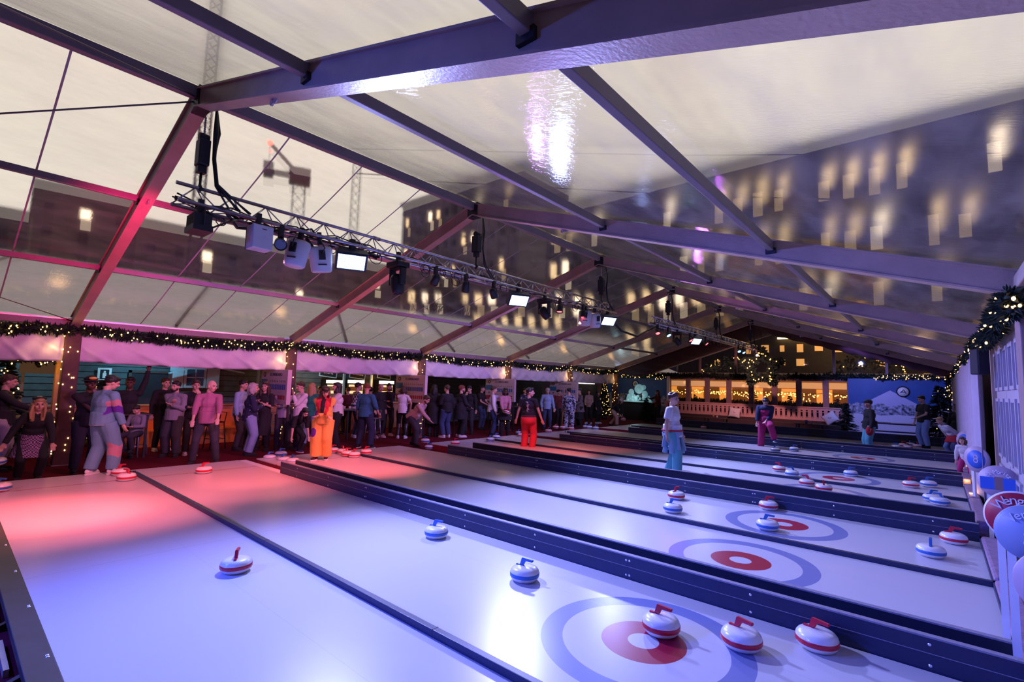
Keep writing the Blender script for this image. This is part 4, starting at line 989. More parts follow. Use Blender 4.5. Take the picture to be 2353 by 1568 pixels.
# round name signs on white posts
sgnB=mat('sign_pale_blue',(.24,.31,.5),.5,var=.05); sgnR=mat('sign_dark_red',(.35,.01,.045),.5,var=.05); sgnD=mat('sign_deep_blue',(.03,.12,.55),.5,var=.05); sgnG=mat('sign_grey_mauve',(.45,.35,.45),.5,var=.05); sgnP=mat('sign_mauve',(.5,.38,.46),.5)
def sign(px,py,y,dia,rz,kind,label):
    c=onY(px,py,y); r_=dia/2
    t=empty('round_sign',(c.x,y,0),R(rz),label,'sign','round name signs at the lane ends')
    for sx in (-.1,.1): MB().box(sx-.022,sx+.022,.03,.06,.03,c.z-r_*.5).build('post',whiteP,t)
    Mx=Matrix.Translation((0,0,c.z))@Matrix.Rotation(R(90),4,'X')
    rim={'red':whiteP,'verb':sgnB,'blue':sgnG,'blue2':sgnG,'pink':sgnP}[kind]; face={'red':sgnR,'verb':sgnB,'blue':sgnD,'blue2':sgnD,'pink':sgnG}[kind]
    MB().lathe([(0,-.03),(r_,-.03),(r_,.0),(0,0)],n=48,M=Mx).build('disc',rim,t)
    if kind=='blue2':
        MB().box(-r_*.86,-r_*.2,-.006,0,c.z-r_*.5,c.z+r_*.25).box(r_*.2,r_*.86,-.006,0,c.z-r_*.5,c.z+r_*.25).build('blue_fields',sgnD,t); MB().box(-r_*.2,r_*.2,-.006,0,c.z-r_*.5,c.z+r_*.3).build('brown_field',brn,t)
    elif kind=='pink': MB().lathe([(r_*.62,.006),(r_*.66,.006)],n=40,M=Mx).build('ring',whiteP,t)
    else: MB().lathe([(0,.005),(r_*(.95 if kind in('red','verb') else .7),.005),(r_*(.95 if kind in('red','verb') else .7),0)],n=48,M=Mx).build('face',face,t)
    def arc(s,size,rad,mt,span):
        n=len(s)
        for i,ch in enumerate(s):
            a=R(span/2-span*(i+.5)/n)
            o=text(ch,size,Matrix.Identity(4),mt,None,'letter'); o.parent=t
            o.matrix_local=frameM((-math.sin(a)*rad,-.008,c.z+math.cos(a)*rad),(math.cos(a),0,math.sin(a)),(-math.sin(a),0,math.cos(a)))
    if kind=='red': arc('Wengen',r_*.5,r_*.66,whiteP,110)
    if kind=='verb':
        arc('Verbier',r_*.42,r_*.68,mat('pale_letter',(.78,.82,.95),.5),110)
        o=text('8',r_*1.05,Matrix.Identity(4),MATS['pale_letter'],None,'digit'); o.parent=t; o.matrix_local=frameM((0,-.008,c.z-r_*.25),(1,0,0),(0,0,1))
    if kind=='blue2': arc('St Moritz',r_*.34,r_*.62,mat('pale_letter',(.78,.82,.95),.5),120)
    if kind=='blue':
        o=text('8' if y<14 else '6',r_*.9,Matrix.Identity(4),sgnG,None,'digit'); o.parent=t; o.matrix_local=frameM((0,-.008,c.z),(1,0,0),(0,0,1))
sign(2216,1013,17.0,.46,-50,'blue','round blue sign farthest along the right wall')
sign(2243,1056,12.4,.46,-45,'blue','round blue sign second farthest along the right wall')
sign(2295,1108,9.3,.42,-8,'blue2','round pale blue sign with two blue fields behind the red one')
sign(2339,1190,5.45,.385,-5,'red','round dark red sign lettered Wengen')
sign(2371,1228,4.75,.36,-5,'verb','round pale blue sign lettered Verbier with a number eight')
sign(2438,1352,3.95,.36,-5,'pink','round mauve sign cut off by the right edge')
# ================================================================ outside
def facade(name,label,o,ux,L,H,cols,rows,colr,lit,seed,z0=4,cat='building',ww=1.2,wh=2.0,dep=12,recess=True,cornice=True,strength=1.2):
    r=random.Random(seed); ux=Vector(ux).normalized(); uy=Vector((-ux.y,ux.x,0))
    t=empty(name,o,math.atan2(ux.y,ux.x),label,cat)
    wm=mat('stone_'+name+str(seed),colr,.9,var=.3,scale=.3)
    MB().box(0,L,0,dep,0,H).build('wall',wm,t)
    if cornice:
        MB().box(-.6,L+.6,-.7,dep,H-.9,H-.1).box(-.3,L+.3,-.4,dep,H*.72,H*.72+.4).box(-.3,L+.3,-.35,dep,z0-.6,z0-.2).build('cornice',wm,t)
        m=MB()
        for c in range(cols+1): m.box((c)*L/cols-.25,(c)*L/cols+.25,-.3,0,z0,H-.9)
        m.build('pilasters',wm,t)
    warm=emis('lit_window_a',(1,.70,.36),strength); warm2=emis('lit_window_b',(1,.8,.55),strength*1.6); dk=mat('unlit_window',(.03,.03,.04),.2)
    ms=[MB().box(-ww/2,ww/2,-.12,.02,-wh/2,wh/2).mesh('window',q) for q in (warm,warm2,dk)]
    for c in range(cols):
        for q in range(rows):
            v=r.random(); k=(0 if v<lit*.65 else 1) if v<lit else 2
            inst(ms[k],'window',t,((c+.5)*L/cols,-.02,z0+(q+.5)*(H-z0-1.5)/rows),scale=(r.uniform(.7,1),1,r.uniform(.7,1)))
    return t
facade('grand_hotel','large dark hotel with many lit windows seen through the right roof slope',(-42,57,0),(1,0,0),62,26.8,30,4,(.17,.14,.17),.55,3,z0=3,ww=1.0,wh=2.8,strength=1.5)
facade('corner_building','tall pale corner building with columns seen beyond the second ridge joint',(-78.7,58,0),(1,0,0),30,35.8,13,5,(.42,.34,.27),.3,4,z0=5,ww=.9,wh=2.2,strength=1.0)
facade('theatre_building','broad building with rows of lit windows behind the middle of the left roof slope',(-54,40.5,0),(.75,.66,0),22,15,12,3,(.24,.18,.13),.85,5,z0=4,dep=4,ww=1.0,wh=1.8,strength=1.4)
facade('terrace_building','long low dark building behind the left roof slope',(-60,11.7,0),(.12,.99,0),30,16.8,12,3,(.30,.22,.16),.14,6,z0=6,ww=.9,wh=1.2,strength=1.6,cornice=False)
facade('stepped_building','dark stepped block at the far left behind the roof',(-61.5,4.1,0),(.12,.99,0),7.7,18.7,3,4,(.34,.26,.19),.05,7,z0=8,ww=.8,wh=1.2,cornice=False)
facade('small_block','lower dark block at the far left edge',(-58.2,-11,0),(.12,.99,0),15,14.3,5,3,(.2,.16,.13),.1,8,dep=3,z0=8,ww=.8,wh=1.2,cornice=False)
t=empty('bare_tree_group',(0,0,0)); bpy.data.objects.remove(t)
def bare(loc,h,label,seed):
    r=random.Random(seed); t=empty('bare_tree',loc,0,label,'tree'); m=MB()
    def br(p,d,l,rr,k):
        q=p+d*l; m.tube([p,p.lerp(q,.5)+Vector((r.uniform(-.05,.05),r.uniform(-.05,.05),0))*l,q],[rr,rr*.8,rr*.6],6 if k<3 else 4)
        if k>=6: return
        for _ in range(3 if k<4 else 2):
            e=(d+Vector((r.gauss(0,.5),r.gauss(0,.5),r.gauss(.1,.3)))).normalized(); br(q,e,l*r.uniform(.65,.85),rr*.6,k+1)
    br(Vector((0,0,0)),Vector((0,0,1)),h*.28,.3,0); m.build('branches',mat('dark_bark',(.04,.035,.04),.9),t)
bare((7,33,0),16,'bare winter tree outside the right roof slope',1); bare((12,44,0),15,'bare winter tree before the hotel',2); bare((-31,27,0),9,'bare winter tree outside the left roof slope',3)
def crane(px,yb,yt,dist,w_,label,jib=0,seed=1):
    d=ray(px,700); d=Vector((d.x,d.y,0)).normalized(); b=d*dist
    def zat(py):
        q=ray(px,py); return CZ+dist*q.z/math.hypot(q.x,q.y)
    t=empty('tower_crane',(b.x,b.y,0),math.atan2(-d.x,d.y),label,'crane'); zt=zat(yt); m=MB(); z=0
    for sx in (-1,1):
        for sy in (-1,1): m.box(sx*w_/2-.1,sx*w_/2+.1,sy*w_/2-.1,sy*w_/2+.1,0,zt)
    n=int(zt/w_/1.2)
    for k in range(n):
        for s in (-1,1): m.beam((-w_/2*s,-w_/2,zt*k/n),(w_/2*s,-w_/2,zt*(k+1)/n),.1,.1)
    m.build('mast',mat('crane_grey',(.16,.13,.12),.7),t)
    if jib:
        MB().box(-w_*.9,w_*.9,-w_*.8,w_*.8,zt-.5,zt+2).box(-w_*2.6,-w_*.5,-.6,.6,zt+.3,zt+1.1).box(-w_*3,-w_*2.2,-.8,.8,zt-.2,zt+2.4).build('slewing_unit',MATS['crane_grey'],t)
        MB().beam((0,0,zt+1),(-w_*2.6,0,zt+jib),.35,.6).tube([(-w_*2.6,0,zt+jib),(-w_*2.6,0,zt+2)],.06,4).build('jib',MATS['crane_grey'],t)
        MB().ell((-w_*2.6,0,zt+jib),(.5,.5,.5)).build('warning_light',emis('crane_red',(1,.15,.1),3),t)
crane(672,700,432,95,2.0,'tower crane with a slanting jib beyond the left roof slope',6)
crane(806,700,395,110,1.6,'tower crane mast right of the jibbed crane',0)
crane(437,700,-40,55,.9,'very tall twin crane mast at the upper left')
for k,(a,b) in enumerate((((480,652),(905,430)),((310,625),(450,425)),((795,342),(2353,352)),((820,408),(2353,470)))):
    p=ray(*a); q=ray(*b); d=22 if k<2 else 16
    P0=Vector((0,0,CZ))+p*d; P1=Vector((0,0,CZ))+q*d
    if k<2: continue
    tag(MB().tube([P0,P0.lerp(P1,.5)-Vector((0,0,.15)),P1],.02,5).build('overhead_wire',wire),['','','upper thin wire stretched outside above the roof','lower thin wire stretched outside above the roof'][k],'wire')
# ================================================================ curling stones
stW=mat('cream_stone_shell',(.70,.69,.68),.28,var=.04,coat=.3); stR=mat('red_stone_plastic',(.50,.012,.04),.3,var=.08); stB=mat('blue_stone_plastic',(.03,.14,.42),.3,var=.08)
prof=[(0,.0),(.085,0),(.115,.008),(.133,.026),(.1405,.042)]
band=[(.1405,.042),(.1435,.046),(.1435,.072),(.1405,.076)]
top=[(.1405,.076),(.136,.093),(.122,.110),(.098,.121),(.06,.126),(0,.127)]
def proto(mt):
    me={}
    m=MB(); m.lathe(prof,n=40); m.lathe(top,n=40); me['body']=m.mesh('body',stW)
    me['band']=MB().lathe(band,n=40).mesh('band',mt)
    m=MB(); m.box(-.095,-.02,-.014,.014,.122,.134); m.prism([(-.052,.13),(-.012,.13),(.008,.176),(.085,.170),(.092,.180),(.09,.192),(-.03,.198)],1,-.014,.014)
    bmesh.ops.bevel(m.b,geom=[e for e in m.b.edges],offset=.004,segments=2,affect='EDGES')
    me['handle']=m.mesh('handle',mt); return me
PR={'r':proto(stR),'b':proto(stB)}
NST=[0]
def stone(px,py,c,rz,label,z=None,loc=None,rot=None,group=None,s=1.0):
    z=ZS if z is None else z
    p=Vector(loc) if loc else onZ(px,py,z)
    if not loc:
        d=Vector((p.x,p.y,0)).normalized(); p=p+d*.105*s     # the pixel is the front foot of the stone
    t=empty('curling_stone',p,R(rz),label,'curling stone',group); 
    if rot: t.rotation_euler=rot
    for k in ('body','band','handle'): inst(PR[c][k],k,t,(0,0,0))
    t.scale=(s,s,s*1.05)
    return t
S=lambda *a,**k: stone(*a,**k)
S(541,1322,'r',150,'red-handled curling stone alone on the nearest lane')
S(1002,1241,'b',20,'blue-handled curling stone by the board, upper middle of the second lane')
S(1205,1343,'b',8,'blue-handled curling stone left of the big target on the second lane')
S(1519,1470,'r',-2,'red-handled curling stone on the red ring of the nearest big target')
S(1704,1503,'r',-14,'red-handled curling stone middle of the three by the nearest target, on its blue ring')
S(1878,1504,'r',-16,'red-handled curling stone rightmost of the three by the nearest target')
S(290,1107,'r',200,'red-handled curling stone front one of the pair beside the tracksuit man')
S(276,1095,'r',120,'red-handled curling stone rear one of the pair beside the tracksuit man')
S(468,1090,'r',100,'red-handled curling stone in front of the bald man')
S(-2,1132,'b',40,'blue-handled curling stone lying at the left edge of the nearest lane')
S(619,1060,'b',70,'blue-handled curling stone leftmost of the cluster on the white shelf',z=.1)
S(645,1051,'b',60,'blue-handled curling stone under the bending woman\'s hand',z=.1)
S(651,1065,'b',100,'blue-handled curling stone in the middle of the cluster on the white shelf',z=.1)
S(672,1068,'b',20,'blue-handled curling stone rightmost of the cluster on the white shelf',z=.1)
S(765,1042,'r',30,'red-handled curling stone leftmost of the five behind the orange overalls')
S(787,1045,'r',170,'red-handled curling stone second from the left behind the orange overalls')
S(797,1050,'r',60,'red-handled curling stone third from the left behind the orange overalls')
S(814,1053,'r',20,'red-handled curling stone front of the group behind the orange overalls')
S(841,1046,'r',90,'red-handled curling stone at the start of the divider, behind the man in the blue jumper')
S(977,1019,'b',0,'blue-handled curling stone partly hidden on the fifth lane\'s near corner')
S(986,1034,'b',20,'blue-handled curling stone on the carpet right of the bending man',z=0)
S(1046,1024,'r',90,'red-handled curling stone above the near end of a board, fifth lane')
S(1127,1016,'b',30,'blue-handled curling stone in front at the start of the sixth lane')
S(1140,1010,'b',80,'blue-handled curling stone behind another at the start of the sixth lane')
S(1192,999,'b',90,'blue-handled curling stone left of the red trousers, farther one',z=0)
S(1198,1005,'r',90,'red-handled curling stone just left of the red trousers')
S(1260,995,'r',110,'red-handled curling stone right of the red trousers')
S(1277,986,'r',60,'red-handled curling stone first of three by the camouflage trousers')
S(1293,987,'r',60,'red-handled curling stone second of three by the camouflage trousers')
S(1312,989,'r',60,'red-handled curling stone third of three, below the camouflage trousers')
S(1346,985,'b',60,'blue-handled curling stone first of three right of the camouflage trousers')
S(1354,986,'b',60,'blue-handled curling stone second of three right of the camouflage trousers')
S(1369,988,'b',60,'blue-handled curling stone third of three right of the camouflage trousers')
S(1617,986,'r',60,'red-handled curling stone on the farthest lane, right of the white T-shirt')
S(1554,1150,'r',80,'red-handled curling stone behind a blue one before the fourth lane\'s target')
S(1546,1181,'b',15,'blue-handled curling stone in front of a red one before the fourth lane\'s target')
S(1766,1174,'r',15,'red-handled curling stone at the back of the fourth lane\'s target')
S(1764,1222,'b',10,'blue-handled curling stone on the fourth lane\'s target, beside the red ring')
S(1790,1085,'r',160,'red-handled curling stone leftmost before the sixth lane\'s target')
S(1820,1096,'b',190,'blue-handled curling stone by the left of the sixth lane\'s target')
S(1854,1118,'r',170,'red-handled curling stone on the front of the sixth lane\'s target')
S(1893,1131,'r',100,'red-handled curling stone half hidden by the board below the sixth lane\'s target')
S(1825,1038,'b',10,'blue-handled curling stone behind the pink trousers on the eighth lane')
S(1782,1040,'b',10,'blue-handled curling stone between the pink trouser legs')
S(1955,1096,'b',20,'blue-handled curling stone at the right of the sixth lane\'s target')
S(2093,1122,'r',10,'red-handled curling stone beside a blue one, far right of the sixth lane')
S(2134,1121,'b',10,'blue-handled curling stone right of a red one, far right of the sixth lane')
S(2143,1155,'b',30,'blue-handled curling stone rear of an overlapping pair at the end of the fifth lane')
S(2160,1163,'b',170,'blue-handled curling stone front of an overlapping pair at the end of the fifth lane')
S(2192,1253,'r',0,'red-handled curling stone at the far right end of the fourth lane')
S(2140,1284,'b',90,'blue-handled curling stone with a long shadow at the right end of the fourth lane')
for k,(px,py,c) in enumerate(((2075,1028,'r'),(2092,1026,'b'),(2108,1030,'r'),(2122,1029,'b'),(2060,1032,'b'),(2086,1033,'r'))):
    S(px,py,c,20+k*40,['red-handled curling stone leftmost in the row by the man in pale jeans','blue-handled curling stone second in the row by the man in pale jeans','red-handled curling stone in the middle of the row by the man in pale jeans','blue-handled curling stone nearest the man in pale jeans','blue-handled curling stone lowest left of the row by the man in pale jeans','red-handled curling stone lowest in the row by the man in pale jeans'][k])
# ================================================================ people
SKIN=[mat('fair_skin',(.62,.36,.27),.5,var=.06),mat('tan_skin',(.42,.22,.15),.5,var=.06),mat('dark_skin',(.10,.045,.03),.45,var=.06)]
HAIR={'black':mat('black_hair',(.012,.01,.01),.5,bump=.3,bscale=60),'brown':mat('brown_hair',(.06,.03,.018),.55,bump=.3,bscale=60),'blonde':mat('blonde_hair',(.42,.26,.12),.55,bump=.3,bscale=60),'grey':mat('grey_hair',(.4,.36,.34),.6,bump=.3,bscale=60),'red':mat('auburn_hair',(.16,.04,.02),.55,bump=.3,bscale=60)}
eyeM=mat('dark_eye',(.02,.015,.015),.2); lipM=mat('lip',(.36,.10,.09),.5)
def cloth(n,c,**k): return mat('cloth_'+n,c,k.pop('rough',.85),bump=.25,bscale=35,**k)
C={'black':cloth('black',(.012,.012,.015)),'charcoal':cloth('charcoal',(.035,.035,.045)),'navy':cloth('navy',(.015,.025,.07)),'jeans':cloth('jeans',(.035,.06,.14)),'ljeans':cloth('pale_jeans',(.22,.32,.52)),
'white':cloth('white',(.72,.71,.72)),'grey':cloth('grey',(.22,.22,.26)),'lgrey':cloth('pale_grey',(.40,.39,.42)),'beige':cloth('beige',(.5,.36,.33)),'purple':cloth('dusky_pink',(.36,.13,.20)),'blue':cloth('teal_blue',(.02,.12,.24)),
'trackblue':cloth('steel_blue',(.14,.30,.42)),'orange':cloth('orange',(.62,.36,.08)),'red':cloth('red',(.52,.025,.04)),'violet':cloth('violet',(.10,.02,.32)),'green':cloth('bottle_green',(.01,.16,.12)),'pink':cloth('rose',(.48,.22,.27)),
'magenta':cloth('magenta',(.42,.02,.13)),'paleblue':cloth('pale_blue',(.28,.42,.60)),'tweed':cloth('tweed_grey',(.16,.13,.15)),'maroon':cloth('maroon',(.13,.02,.025)),'leather':cloth('black_leather',(.012,.012,.016),rough=.3),'aqua':cloth('aqua_denim',(.12,.40,.46)),'offwhite':cloth('off_white',(.62,.6,.55)),'teeth':cloth('hatwhite',(.7,.66,.66))}
def patt(name,kind,a,b,s):
    m=bpy.data.materials.new(name); m.use_nodes=True; t=m.node_tree; q=t.nodes['Principled BSDF']; q.inputs['Roughness'].default_value=.85
    co=N(t,'ShaderNodeTexCoord')
    if kind=='check':
        n=N(t,'ShaderNodeTexChecker'); n.inputs['Scale'].default_value=s; n.inputs['Color1'].default_value=(*a,1); n.inputs['Color2'].default_value=(*b,1); t.links.new(co.outputs['Object'],n.inputs['Vector']); t.links.new(n.outputs['Color'],q.inputs['Base Color'])
    else:
        n=N(t,'ShaderNodeTexNoise' if kind=='camo' else 'ShaderNodeTexVoronoi'); n.inputs['Scale'].default_value=s; t.links.new(co.outputs['Object'],n.inputs['Vector'])
        r=N(t,'ShaderNodeValToRGB'); r.color_ramp.interpolation='CONSTANT' if kind=='camo' else 'LINEAR'; e=r.color_ramp.elements; e[0].position=0; e[0].color=(*a,1); e[1].position=.5 if kind=='camo' else .3; e[1].color=(*b,1)
        if kind=='camo':
            f=e.new(.58); f.color=(.2,.24,.34,1); f=e.new(.42); f.color=(.05,.07,.14,1)
        t.links.new(n.outputs[0],r.inputs[0]); t.links.new(r.outputs[0],q.inputs['Base Color'])
    return m
C['plaid']=patt('cloth_plaid','check',(.02,.05,.12),(.6,.66,.72),14)
C['camo']=patt('cloth_camouflage','camo',(.03,.04,.08),(.55,.58,.66),14)
C['hound']=patt('cloth_houndstooth','check',(.03,.02,.04),(.42,.22,.42),46)
C['fair']=patt('cloth_fairisle','dots',(.6,.58,.7),(.012,.014,.05),11)
C['fleece']=C['navy']
BATCH=[]; PAINT={}
def remesh(bm_mb,name,mats,parent,vox,wob=0,smooth=2,paint=None):
    o=bm_mb.build(name,mats,parent)
    md=o.modifiers.new('r','REMESH'); md.mode='VOXEL'; md.voxel_size=vox; md.use_smooth_shade=True
    if smooth:
        s=o.modifiers.new('s','SMOOTH'); s.iterations=smooth; s.factor=.5
    BATCH.append((o,wob)); o['_p']=0; del o['_p']
    if paint: PAINT[o.name]=paint
    return o
def flush():
    import array
    raw=[]
    for o,wob in BATCH:          # read every evaluated surface first, one at a time
        e=evaluated(o); co=array.array('f',[0])*(len(e.vertices)*3); e.vertices.foreach_get('co',co)
        raw.append((co,[tuple(p.vertices) for p in e.polygons])); TMP.collection.objects.unlink(o)
    for (o,wob),(co,fs) in zip(BATCH,raw):
        old=o.data; me=bpy.data.meshes.new(old.name)
        me.from_pydata([co[i:i+3] for i in range(0,len(co),3)],[],fs)
        o.modifiers.clear(); o.data=me
        if not me.materials and old.materials: me.materials.append(old.materials[0])
        if wob:
            sd=Vector((len(o.parent.get('label',''))*3.7,3,5)) if o.parent else Vector((1,2,3))
            nr=[v.normal.copy() for v in me.vertices]
            for v,n_ in zip(me.vertices,nr):
                p=v.co; k=noise.noise(Vector((p.x*7,p.y*7,p.z*4))+sd)*wob+noise.noise(Vector((p.x*16,p.y*16,p.z*9))+sd)*wob*.5
                v.co=p+n_*k
        for p_ in me.polygons: p_.use_smooth=True
        if o.name in PAINT:
            ms,fn=PAINT[o.name]; me.materials.clear()
            for q in ms: me.materials.append(q)
            for p_ in me.polygons: p_.material_index=fn(p_.center)
    BATCH.clear()
def V3(a): return Vector(a)
def ik(a,b,l1,l2,hint):
    d=b-a; L=d.length
    if L>(l1+l2)*.995: b=a+d*((l1+l2)*.995/L); d=b-a; L=d.length
    x=(l1*l1-l2*l2+L*L)/(2*L); h=math.sqrt(max(0,l1*l1-x*x)); n=d.normalized()
    hv=Vector(hint); hv=(hv-n*hv.dot(n)); 
    if hv.length<1e-4: hv=Vector((0,1,0))
    return a+n*x+hv.normalized()*h,b
ARM={'down':(.26,.02,.80),'relax':(.27,.08,.84),'out':(.40,.10,.85),'chin':(.03,.22,1.42),'chest':(.06,.24,1.22),'cross':(-.14,.24,1.18),'drink':(.06,.26,1.42),'fwd':(.20,.45,1.12),'up':(.30,.05,1.98),'point':(.26,.66,1.36),'hip':(.24,-.02,.98),'back':(.22,-.20,.86),'low':(.14,.40,.62),'reach':(.12,.50,1.35),'hold':(.10,.30,1.02),'pocket':(.21,.06,.90)}
def person(label,px,head,face=0,feet=None,X=None,z=0,h=None,look=0,nod=0,lean=0,tilt=0,L='relax',Rr='relax',hipz=.95,fl=(-.11,0,0),fr=(.11,0,0),top='black',sleeve=1,bot='charcoal',shoe='black',hair='brown',hs='short',skin=0,skirt=None,coat=0,wide=0,hat=None,goggles=False,near=False,girl=False,collar=None,extra=None,ptop=None,pbot=None,sole=None,dx=0,loc=None,hem=.86,beard=False,hipshift=(0,0)):
    # base point on the ground
    if loc: p=Vector(loc)
    elif feet: p=onZ(px,feet,z)
    else:
        d=ray(px,900); p=Vector((X,X*d.y/d.x,z))
    if h is None:
        d=ray(px,head); s=math.hypot(p.x,p.y)/math.hypot(d.x,d.y); h=min(1.93,max(1.52,CZ+s*d.z-z))
    k=h/1.735
    toc=math.atan2(-p.y,-p.x)    # heading toward the camera
    rz=toc+R(face)-math.pi/2     # local +Y is forward
    t=empty('person',p,rz,label,'person'); t.scale=(k*1.08,k*1.1,k)
    vox=.0105 if near else .014
    P=Vector((hipshift[0],hipshift[1],hipz)); le,ti=R(lean),R(tilt)
    u=Vector((math.sin(ti),math.sin(le)*math.cos(ti),math.cos(le)*math.cos(ti))); rt=Vector((math.cos(ti),0,-math.sin(ti))); fw=rt.cross(u)*-1
    fw=u.cross(rt)
    sw=.142 if girl else .168
    ch=P+u*.33; nb=P+u*.52
    sh={-1:P+u*.462-rt*sw,1:P+u*.462+rt*sw}
    hd=(u*.6+Vector((0,0,.4))).normalized(); hy,hp=R(look),R(nod)
    hf=Vector((-math.sin(hy),math.cos(hy),0)); 
    if lean>25: hf=(hf+Vector((0,0,-.35*math.sin(le)))).normalized()
    hf=(hf*math.cos(hp)-Vector((0,0,1))*math.sin(hp)).normalized()
    hr=hf.cross(Vector((0,0,1))).normalized(); hu=hr.cross(hf)
    HC=nb+hd*.062+hu*.108+hf*.03
    HM=Matrix((hr,hf,hu)).transposed()
    def H(x,y,zz): return HC+HM@Vector((x,y,zz))
    hip={-1:P+Vector((-.09,0,-.03)),1:P+Vector((.09,0,-.03))}
    ft={-1:Vector(fl)+Vector((0,0,.085)),1:Vector(fr)+Vector((0,0,.085))}
    kn={};
    for s in (-1,1):
        kn[s],ft[s]=ik(hip[s],ft[s],.43,.425,(s*.15,1,0))
    hand={};el={};wr={}
    for s,a in ((-1,L),(1,Rr)):
        if isinstance(a,str): a=ARM[a]; a=(a[0]*s,a[1],a[2]); 
        tgt=Vector(a)
        if not isinstance((L,Rr)[(s+1)//2],str): pass
        elif lean and (L,Rr)[(s+1)//2] not in('low',): tgt=P+rt*tgt.x+fw*(tgt.y)+u*(tgt.z-.95)
        hint=(s*.6,-.8,-.5)
        el[s],wr[s]=ik(sh[s],tgt,.29,.255,hint)
    # ---- body
    m=MB(); E=m.ell
    TM=Matrix((rt,fw,u)).transposed()
    if True:
        E(P+u*.0,(.155,.105,.12),TM); E(P+u*.17,(.135,.095,.13),TM); E(ch,(.155 if not girl else .14,.105,.17),TM)
        m.cone(sh[-1],nb-u*.02,.046,.056,10); m.cone(sh[1],nb-u*.02,.046,.056,10); m.cone(P+u*.42,nb+hd*.10,.056,.05,12)
        for s in (-1,1):
            E(sh[s],(.055,.055,.055)); m.cone(sh[s],el[s],.046,.036,10); E(el[s],(.037,.037,.037)); m.cone(el[s],wr[s],.036,.025,10)
            m.cone(hip[s],kn[s],.08,.052,12); E(kn[s],(.053,.053,.055)); m.cone(kn[s],kn[s].lerp(ft[s],.35),.05,.052,12); m.cone(kn[s].lerp(ft[s],.3),ft[s],.052,.034,12)
            # palm, fingers, thumb
            d=(wr[s]-el[s]).normalized(); side=d.cross(Vector((0,0,1)) if abs(d.z)<.8 else fw); side.normalize(); nrm=side.cross(d).normalized()
            if (s==1)==(nrm.dot(rt)>0) and abs(d.z)>.5: nrm=-nrm; side=-side
            pm=wr[s]+d*.048; PMx=Matrix((side,nrm,d)).transposed(); E(pm,(.040,.018,.052),PMx)
            E(wr[s],(.026,.024,.03))
            for q,(o_,l_) in enumerate(((-.030,.062),(-.0105,.074),(.0105,.070),(.030,.055))):
                a0=pm+side*o_+d*.036; c1=a0+d*l_*.5+nrm*.008; c2=c1+d*l_*.42+nrm*.022
                rr=.0088 if near else .0105
                m.cone(a0,c1,rr*1.08,rr,6); m.cone(c1,c2,rr,rr*.8,6)
            a0=wr[s]+d*.018-side*.026; c1=a0+d*.034-side*.022+nrm*.012; c2=c1+d*.028+nrm*.012; m.cone(a0,c1,.012,.011,6); m.cone(c1,c2,.0105,.009,6)
        E(H(0,-.01,.025),(.074,.092,.098),HM); E(H(0,.028,-.045),(.056,.062,.068),HM); E(H(0,.045,-.088),(.028,.03,.026),HM)
        m.cone(H(0,.088,.012),H(0,.112,-.022),.009,.016,8); E(H(0,.104,-.024),(.015,.014,.010),HM)
        for s in (-1,1): E(H(s*.076,-.005,-.005),(.010,.020,.032),HM); E(H(s*.04,.066,-.03),(.024,.02,.02),HM)
        E(H(0,.082,.038),(.05,.014,.012),HM)
    remesh(m,'body',SKIN[skin],t,vox)
    for s in (-1,1):
        e=MB().ell(H(s*.031,.083,.012),(.012,.008,.007),HM,8,6).build('eye',eyeM,t)
        MB().ell(H(s*.032,.092,.034),(.017,.005,.004),HM,8,4).build('eyebrow',HAIR[hair if hair!='blonde' else 'brown'],t)
    MB().ell(H(0,.093,-.055),(.022,.008,.006),HM,8,6).build('mouth',lipM,t)
    # ---- hair
    if hs!='bald':
        m=MB()
        m.ell(H(0,-.024,.048),(.085,.098,.092),HM); m.ell(H(0,.03,.094),(.064,.064,.036),HM)
        rr=random.Random(len(label)*7+1)
        for q in range(26):
            a=rr.uniform(0,6.28); b=rr.uniform(.15,1.5); y_=math.sin(a)*math.cos(b)
            m.ell(H(.078*math.cos(a)*math.cos(b),-.024+.09*y_+(.0 if y_<.3 else -.012),.052+.086*math.sin(b)),(.022,.026,.016),HM,6,5)
        if hs=='quiff': m.ell(H(0,.05,.115),(.055,.045,.032),HM)
        if hs=='curly':
            rr=random.Random(len(label))
            for q in range(40):
                a=rr.uniform(0,6.28); b=rr.uniform(-.3,1.4); m.ell(H(.09*math.cos(a)*math.cos(b),-.03+.1*math.sin(a)*math.cos(b) if math.sin(a)<.3 else -.02,.05+.09*math.sin(b)),(.03,.03,.03),None,6,5)
        if hs in('long','bob'):
            ln=.30 if hs=='long' else .13
            for s in (-1,0,1):
                a=H(s*.062,-.045 if s else -.07,.02); b=H(s*.068,-.04 if s else -.08,-ln*.45)
                c=b-Vector((0,0,ln*.6))+hf*(.0 if s==0 else .03)
                m.cone(a,b,.05,.052,10); m.cone(b,c,.052,.026,10)
            m.cone(H(0,-.07,.05),H(0,-.085,-ln*.7),.07,.05,10)
            for s in (-1,1):
                for q in range(5):
                    a=H(s*(.05+.006*q),-.05+.018*q,.03-.01*q); b=a+hf*.005-Vector((0,0,ln*rr.uniform(.7,1.1)))+hr*s*rr.uniform(-.01,.025); m.cone(a,a.lerp(b,.5)+hr*s*.012,.022,.026,7); m.cone(a.lerp(b,.5)+hr*s*.012,b,.026,.008,7)
        if hs=='bun': m.ell(H(0,-.09,.11),(.045,.045,.04),HM)
        if hs=='pony': m.cone(H(0,-.1,.07),H(0,-.16,-.12),.03,.015,8)
        remesh(m,'hair',HAIR[hair],t,.011,wob=.006,smooth=1)
